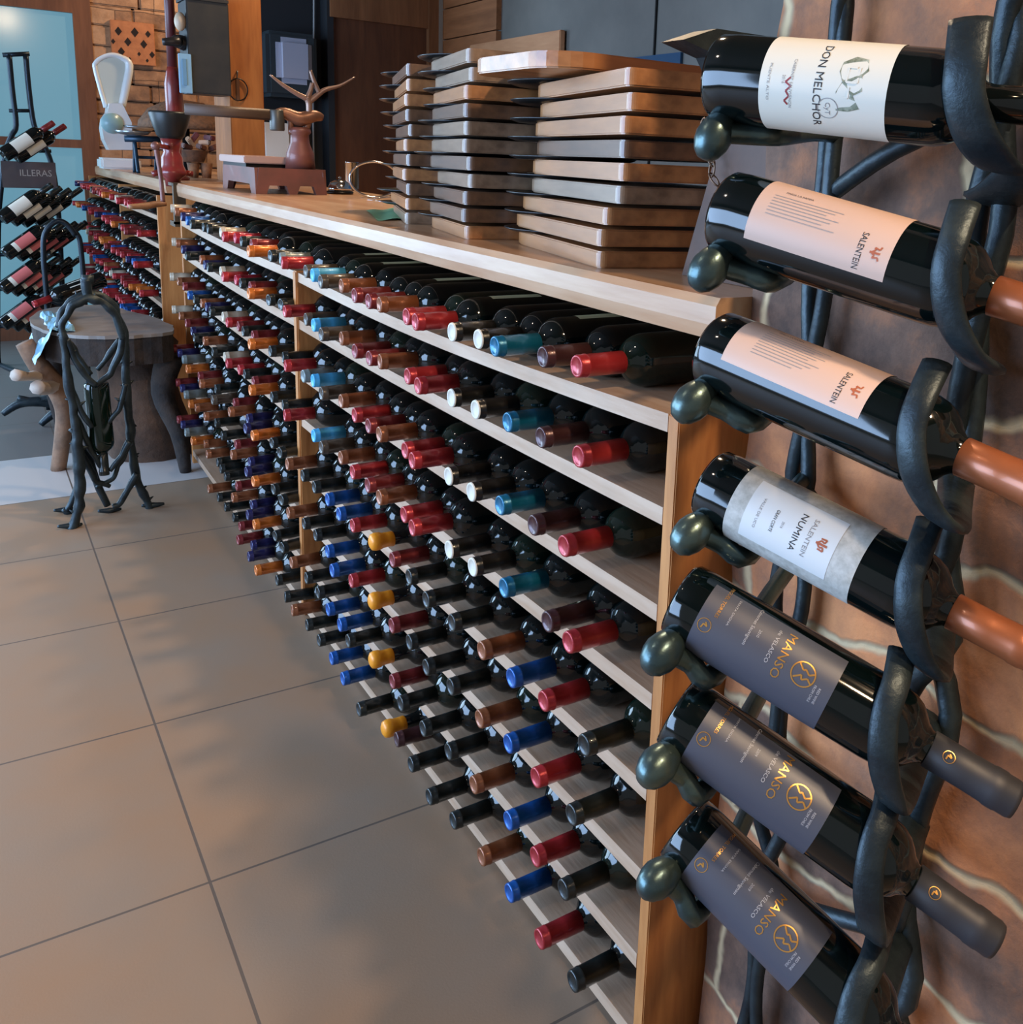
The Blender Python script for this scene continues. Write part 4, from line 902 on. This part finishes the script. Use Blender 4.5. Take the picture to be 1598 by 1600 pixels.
for rn, cn, lst in rows:
    for j, (px, py) in enumerate(lst):
        Pb = at(px, py, y=DY - .24 + .066 * j); v = CAM - Pb; X = (v - bd * v.dot(bd)).normalized(); Y = bd.cross(X)
        R = Matrix((X, Y, bd)).transposed().to_4x4(); R.translation = Pb
        b = link('wine_bottle', ME_B); b.matrix_world = R
        tag(b, '%s labelled wine bottle on the display stand, %s row, %s from the left' % (cn, rn, ORD[j]), 'wine bottle', 'wine bottles on the display stand')
        link('capsule', ME_C['D' if rn == 'top' else 'K'], b)
        if cn == 'white': small_label('front_label', M_cream, -1.0, 1.0, .06, .155, b)
        else:
            small_label('front_label', M_pink, -.75, .75, .07, .16, b); small_label('label_foot', M_cream, -.75, .75, .05, .07, b)
# ---------------------------------------------------------------- rustic table
TZ = .545
M_slab = mat('slab_top', (134, 127, 120), rough=.45, noise=(108, 98, 90), scale=6, bump=.2); M_bark = mat('bark', (34, 29, 27), rough=.9, noise=(58, 46, 38), scale=14, bump=1.0)
tb = empty('rustic_table', (-.25, 3.15, 0), label='rustic table of one thick tree slab on gnarled roots by the rack', cat='table')
o_ = tb.location; rt = random.Random(9); out = []
edge = [at(*k, z=TZ) for k in ((105, 512), (135, 515), (180, 519), (230, 520), (286, 506))]
poly = [(-.46, 2.98), (-.36, 2.84), (-.24, 2.80), (-.13, 2.80), (-.055, 2.84), (-.045, 2.98), (-.08, 3.2), (-.15, 3.40), (-.20, 3.55), (-.34, 3.58), (-.46, 3.45), (-.50, 3.2)]
def smooth_poly(P, it=2):
    for _ in range(it):
        P = [q for i in range(len(P)) for q in ((P[i][0] * .75 + P[(i + 1) % len(P)][0] * .25, P[i][1] * .75 + P[(i + 1) % len(P)][1] * .25), (P[i][0] * .25 + P[(i + 1) % len(P)][0] * .75, P[i][1] * .25 + P[(i + 1) % len(P)][1] * .75))]
    return P
sp2 = [(x - o_.x + rt.uniform(-.006, .006), y - o_.y + rt.uniform(-.006, .006)) for x, y in smooth_poly(poly)]
MB().prism(sp2, 'z', TZ - .012, TZ).build('table_top', M_slab, tb)
MB().prism([(x * .985, y * .985) for x, y in sp2], 'z', TZ - .11, TZ - .012).build('slab_edge', M_bark, tb)
def T(x, y, z): return Vector((x, y, z)) - o_
MB().tube([T(-.15, 3.2, TZ - .1), T(-.16, 3.15, .35), T(-.14, 3.12, .2), T(-.10, 3.2, .02)], [.16, .13, .14, .17], 14).build('root_trunk', mat('root_brown', (96, 70, 52), rough=.85, noise=(60, 44, 34), scale=9, bump=1.0), tb)
MB().tube([T(-.07, 2.90, TZ - .1), T(-.10, 2.92, .3), T(-.06, 2.88, .15), T(-.045, 2.86, .0)], [.05, .04, .03, .02], 10).build('leg', M_bark, tb)
A = lambda px, py, y: at(px, py, y=y) - o_
M_drift = mat('driftwood', (136, 104, 80), rough=.8, noise=(98, 74, 58), scale=16, bump=.6)
MB().tube([A(38, 535, 3.05), A(60, 570, 3.05), A(88, 605, 3.06), A(100, 640, 3.07), A(98, 680, 3.08), A(91, 735, 3.09)], [.03, .035, .038, .03, .028, .026], 10).build('leg', M_drift, tb)
q = MB().tube([A(88, 600, 3.06), A(70, 607, 3.0), A(58, 605, 2.95)], [.03, .024, .026], 8).tube([A(70, 585, 3.06), A(45, 588, 3.0), A(24, 586, 2.95)], [.026, .016, .022], 8)
q.build('branch_stub', mat('branch_pale', (176, 160, 146), rough=.8, bump=.4, scale=12), tb)
MB().tube([T(-.40, 3.4, TZ - .1), T(-.42, 3.45, .3), T(-.38, 3.5, 0)], [.05, .04, .03], 8).build('leg', M_bark, tb)
cl = MB(); vs = []; fs = []
import mathutils
for j in range(15):
    for i_ in range(15):
        u, v = i_ / 14, j / 14; x = -.50 + .13 * u; y = 2.92 + .42 * v; n_ = mathutils.noise.noise(Vector((u * 5, v * 5, 2)))
        zz = TZ + .004 + abs(n_) * .03 - max(0, (.45 - u)) * .25; vs.append((x + n_ * .012, y, zz))
for j in range(14):
    for i_ in range(14): fs.append((j * 15 + i_, j * 15 + i_ + 1, j * 15 + i_ + 16, j * 15 + i_ + 15))
tag(link('lit_edge_sheet', rawmesh('lit_edge_sheet', vs, fs, mat('sheet_window_light', (120, 170, 196), rough=.3), False)), 'crumpled sheet for the rough table edge, blue window light in its colour', 'sheet')  # rough left table edge; the blue window light on it is painted in
q = MB(); 
for P_ in ([(5, 656), (30, 640), (60, 636), (95, 640)], [(64, 672), (80, 658), (98, 648)], [(28, 630), (60, 636), (95, 622)]):
    q.tube([at(*k, y=3.75) for k in P_], [.012, .018, .022, .02][:len(P_)], 8)
zmin = min(v.z for v in q.v); q.v = [v - Vector((0, 0, zmin)) for v in q.v]
tag(q.build('iron_root_foot', M_iron), 'dark curved iron root foot on the floor behind the driftwood leg', 'foot')
# ---------------------------------------------------------------- iron branch bottle stand on the floor
def iron_stand(front, yf, yr, label, detail=True):
    root = at(165, 800, y=(yf + yr) / 2) if detail else at(100, 560, y=(yf + yr) / 2); root.z = 0
    st_ = empty('iron_bottle_stand', tuple(root), label=label, cat='bottle stand')
    def part(nm, lst, rads, y):
        q = MB(); q.tube([at(px, py, y=y) - root for px, py in lst], rads, 8)
        return q, nm
    return st_, root
ys_f, ys_r = 2.44, 2.62
root = Vector((-.34, 2.53, 0))
bs = empty('iron_bottle_stand', tuple(root), label='black iron bottle stand shaped like thorny branches on the tiled floor', cat='bottle stand')
rbr = random.Random(21); AUTO = []
def br(name, segs):
    q = MB()
    for lst, rad, y in segs:
        if name == 'thorn': q.tube([at(px, py, y=y) - root for px, py in lst], [v_ * 1.1 for v_ in rad], 8); continue
        L2 = []; R2 = []
        for i_ in range(len(lst) - 1):
            (a0, b0), (a1, b1) = lst[i_], lst[i_ + 1]; n_ = max(1, int(math.hypot(a1 - a0, b1 - b0) / 11))
            for k_ in range(n_):
                t_ = k_ / n_; L2.append((a0 + (a1 - a0) * t_ + (rbr.uniform(-1.3, 1.3) if k_ else 0), b0 + (b1 - b0) * t_)); R2.append((rad[i_] * (1 - t_) + rad[i_ + 1] * t_) * rbr.uniform(.82, 1.28))
                if k_ and len(L2) % 3 == 0 and name in ('branch', 'cradle'):
                    sd = rbr.choice((-1, 1)); dx, dy = -(b1 - b0), (a1 - a0); L_n = math.hypot(dx, dy)
                    AUTO.append(([L2[-1], (L2[-1][0] + sd * dx / L_n * 9 + rbr.uniform(-3, 3), L2[-1][1] + sd * dy / L_n * 9 - 3)], [.0075, .0012], y))
        L2.append(lst[-1]); R2.append(rad[-1])
        q.tube([at(px, py, y=y) - root for px, py in L2], [v_ * 1.08 for v_ in R2], 9, sub=3)
    return q.build(name, M_iron, bs)
fz = lambda p: p
br('knob', [([(135, 436), (135, 448), (137, 470)], [.018, .013, .012], 2.5), ([(128, 436), (146, 437)], [.014, .014], 2.5)])
br('branch', [([(112, 828), (124, 790), (124, 730), (118, 660), (106, 590), (100, 540), (97, 505), (112, 478), (136, 466), (160, 472), (180, 492), (192, 530)], [.013, .013, .014, .013, .011, .010, .010, .011, .012, .011, .010, .009], 2.44)])
br('branch', [([(90, 512), (96, 488), (110, 470), (134, 460), (160, 462), (180, 480), (194, 520), (196, 580), (200, 640), (206, 700), (214, 750), (240, 804)], [.008, .010, .010, .011, .011, .010, .010, .011, .013, .013, .013, .012], 2.52)])
br('branch', [([(104, 798), (116, 776), (122, 756)], [.010, .010, .009], 2.58), ([(98, 796), (106, 801), (118, 802)], [.006, .009, .005], 2.58)])
br('branch', [([(120, 690), (140, 720), (150, 750), (168, 790)], [.010, .010, .010, .010], 2.5), ([(214, 740), (200, 765), (186, 788), (176, 792)], [.010, .010, .010, .009], 2.5)])
br('branch', [([(122, 700), (134, 722), (150, 752), (172, 760)], [.009, .009, .008, .006], 2.48), ([(202, 690), (190, 718), (176, 748), (150, 762)], [.010, .009, .008, .005], 2.48)])
br('cradle', [([(104, 530), (118, 565), (136, 590), (150, 602)], [.009, .009, .009, .008], 2.44), ([(192, 520), (188, 550), (172, 585), (150, 602)], [.008, .009, .009, .008], 2.46)])
br('cradle', [([(108, 535), (128, 565), (142, 585)], [.008, .008, .007], 2.52), ([(188, 530), (172, 552), (152, 578)], [.008, .008, .007], 2.52)])
br('cradle', [([(112, 610), (128, 645), (144, 668)], [.009, .008, .006], 2.44), ([(196, 600), (186, 640), (164, 666)], [.009, .008, .006], 2.46)])
br('cradle', [([(118, 650), (136, 690), (156, 728), (166, 738)], [.009, .009, .008, .006], 2.46), ([(202, 690), (190, 712), (172, 736)], [.009, .009, .006], 2.46)])
th = []
for (px, py, dx, dy, y) in ((97, 520, -7, 4, 2.44), (110, 600, -8, 6, 2.44), (120, 690, -9, 2, 2.44), (112, 672, 8, 10, 2.44), (126, 745, -10, 6, 2.44), (200, 600, 9, -6, 2.52), (204, 660, 9, 6, 2.52), (208, 720, 8, -8, 2.52), (220, 765, 9, -6, 2.52), (196, 560, -8, 8, 2.52), (130, 700, 9, -2, 2.44)):
    th.append(([(px - dx * .2, py - dy * .2), (px + dx, py + dy)], [.008, .002], y))
for q_ in th + AUTO: br('thorn', [q_])
for (px, py, y) in ((110, 829, 2.44), (240, 806, 2.52), (103, 799, 2.6), (171, 792, 2.53)):
    p = at(px, py, y=y); p.z = .008; p -= root
    MB().tube([p + Vector((-.035, 0, .004)), p, p + Vector((.035, 0, .0))], [.004, .010, .004], 8).build('foot', M_iron, bs)
# bottle standing head down in it
Pb = at(150, 598, y=2.50); Pt = at(163, 738, y=2.46); d = (Pt - Pb).normalized()
b = link('wine_bottle', ME_BG); R = rotM(d).to_4x4(); R.translation = Pb; b.matrix_world = R
tag(b, 'dark wine bottle held neck down inside the thorny iron stand', 'wine bottle'); link('capsule', ME_C['K'], b)
small_label('front_label', mat('label_gold', (190, 150, 90), rough=.5), -2.4, -1.2, .03, .06, b)
# second stand behind, with a lying bottle
root = Vector((at(100, 560, y=3.5).x, 3.78, 0)); 
b2 = empty('iron_bottle_stand', tuple(root), label='further plain iron bottle stand behind the table, holding a lying bottle', cat='bottle stand')
def br2(name, lst, rad, y):
    q = MB(); pts = [at(px, py, y=y) - root for px, py in lst]; q.tube(pts, rad, 8); q.build(name, M_dm, b2)
zb = at(72, 480, y=3.8)
br2('branch', [(76, 640), (74, 490), (71, 440), (68, 400), (70, 365), (88, 346), (104, 350), (118, 368)], .011, 3.8)
br2('branch', [(140, 640), (134, 500), (130, 430), (127, 395), (123, 370), (110, 356)], .011, 3.84)
br2('cradle', [(72, 466), (100, 476), (132, 462)], .009, 3.8)
Pb = at(134, 446, y=3.82); Pt = at(52, 476, y=3.76); d = (Pt - Pb).normalized(); b = link('wine_bottle', ME_B); R = rotM(d).to_4x4(); R.translation = Pt - d * .3; b.matrix_world = R
tag(b, 'white labelled wine bottle lying in the further iron stand', 'wine bottle'); link('capsule', ME_C['R'], b)
small_label('front_label', M_cream, -3.14, 3.14, .07, .15, b)
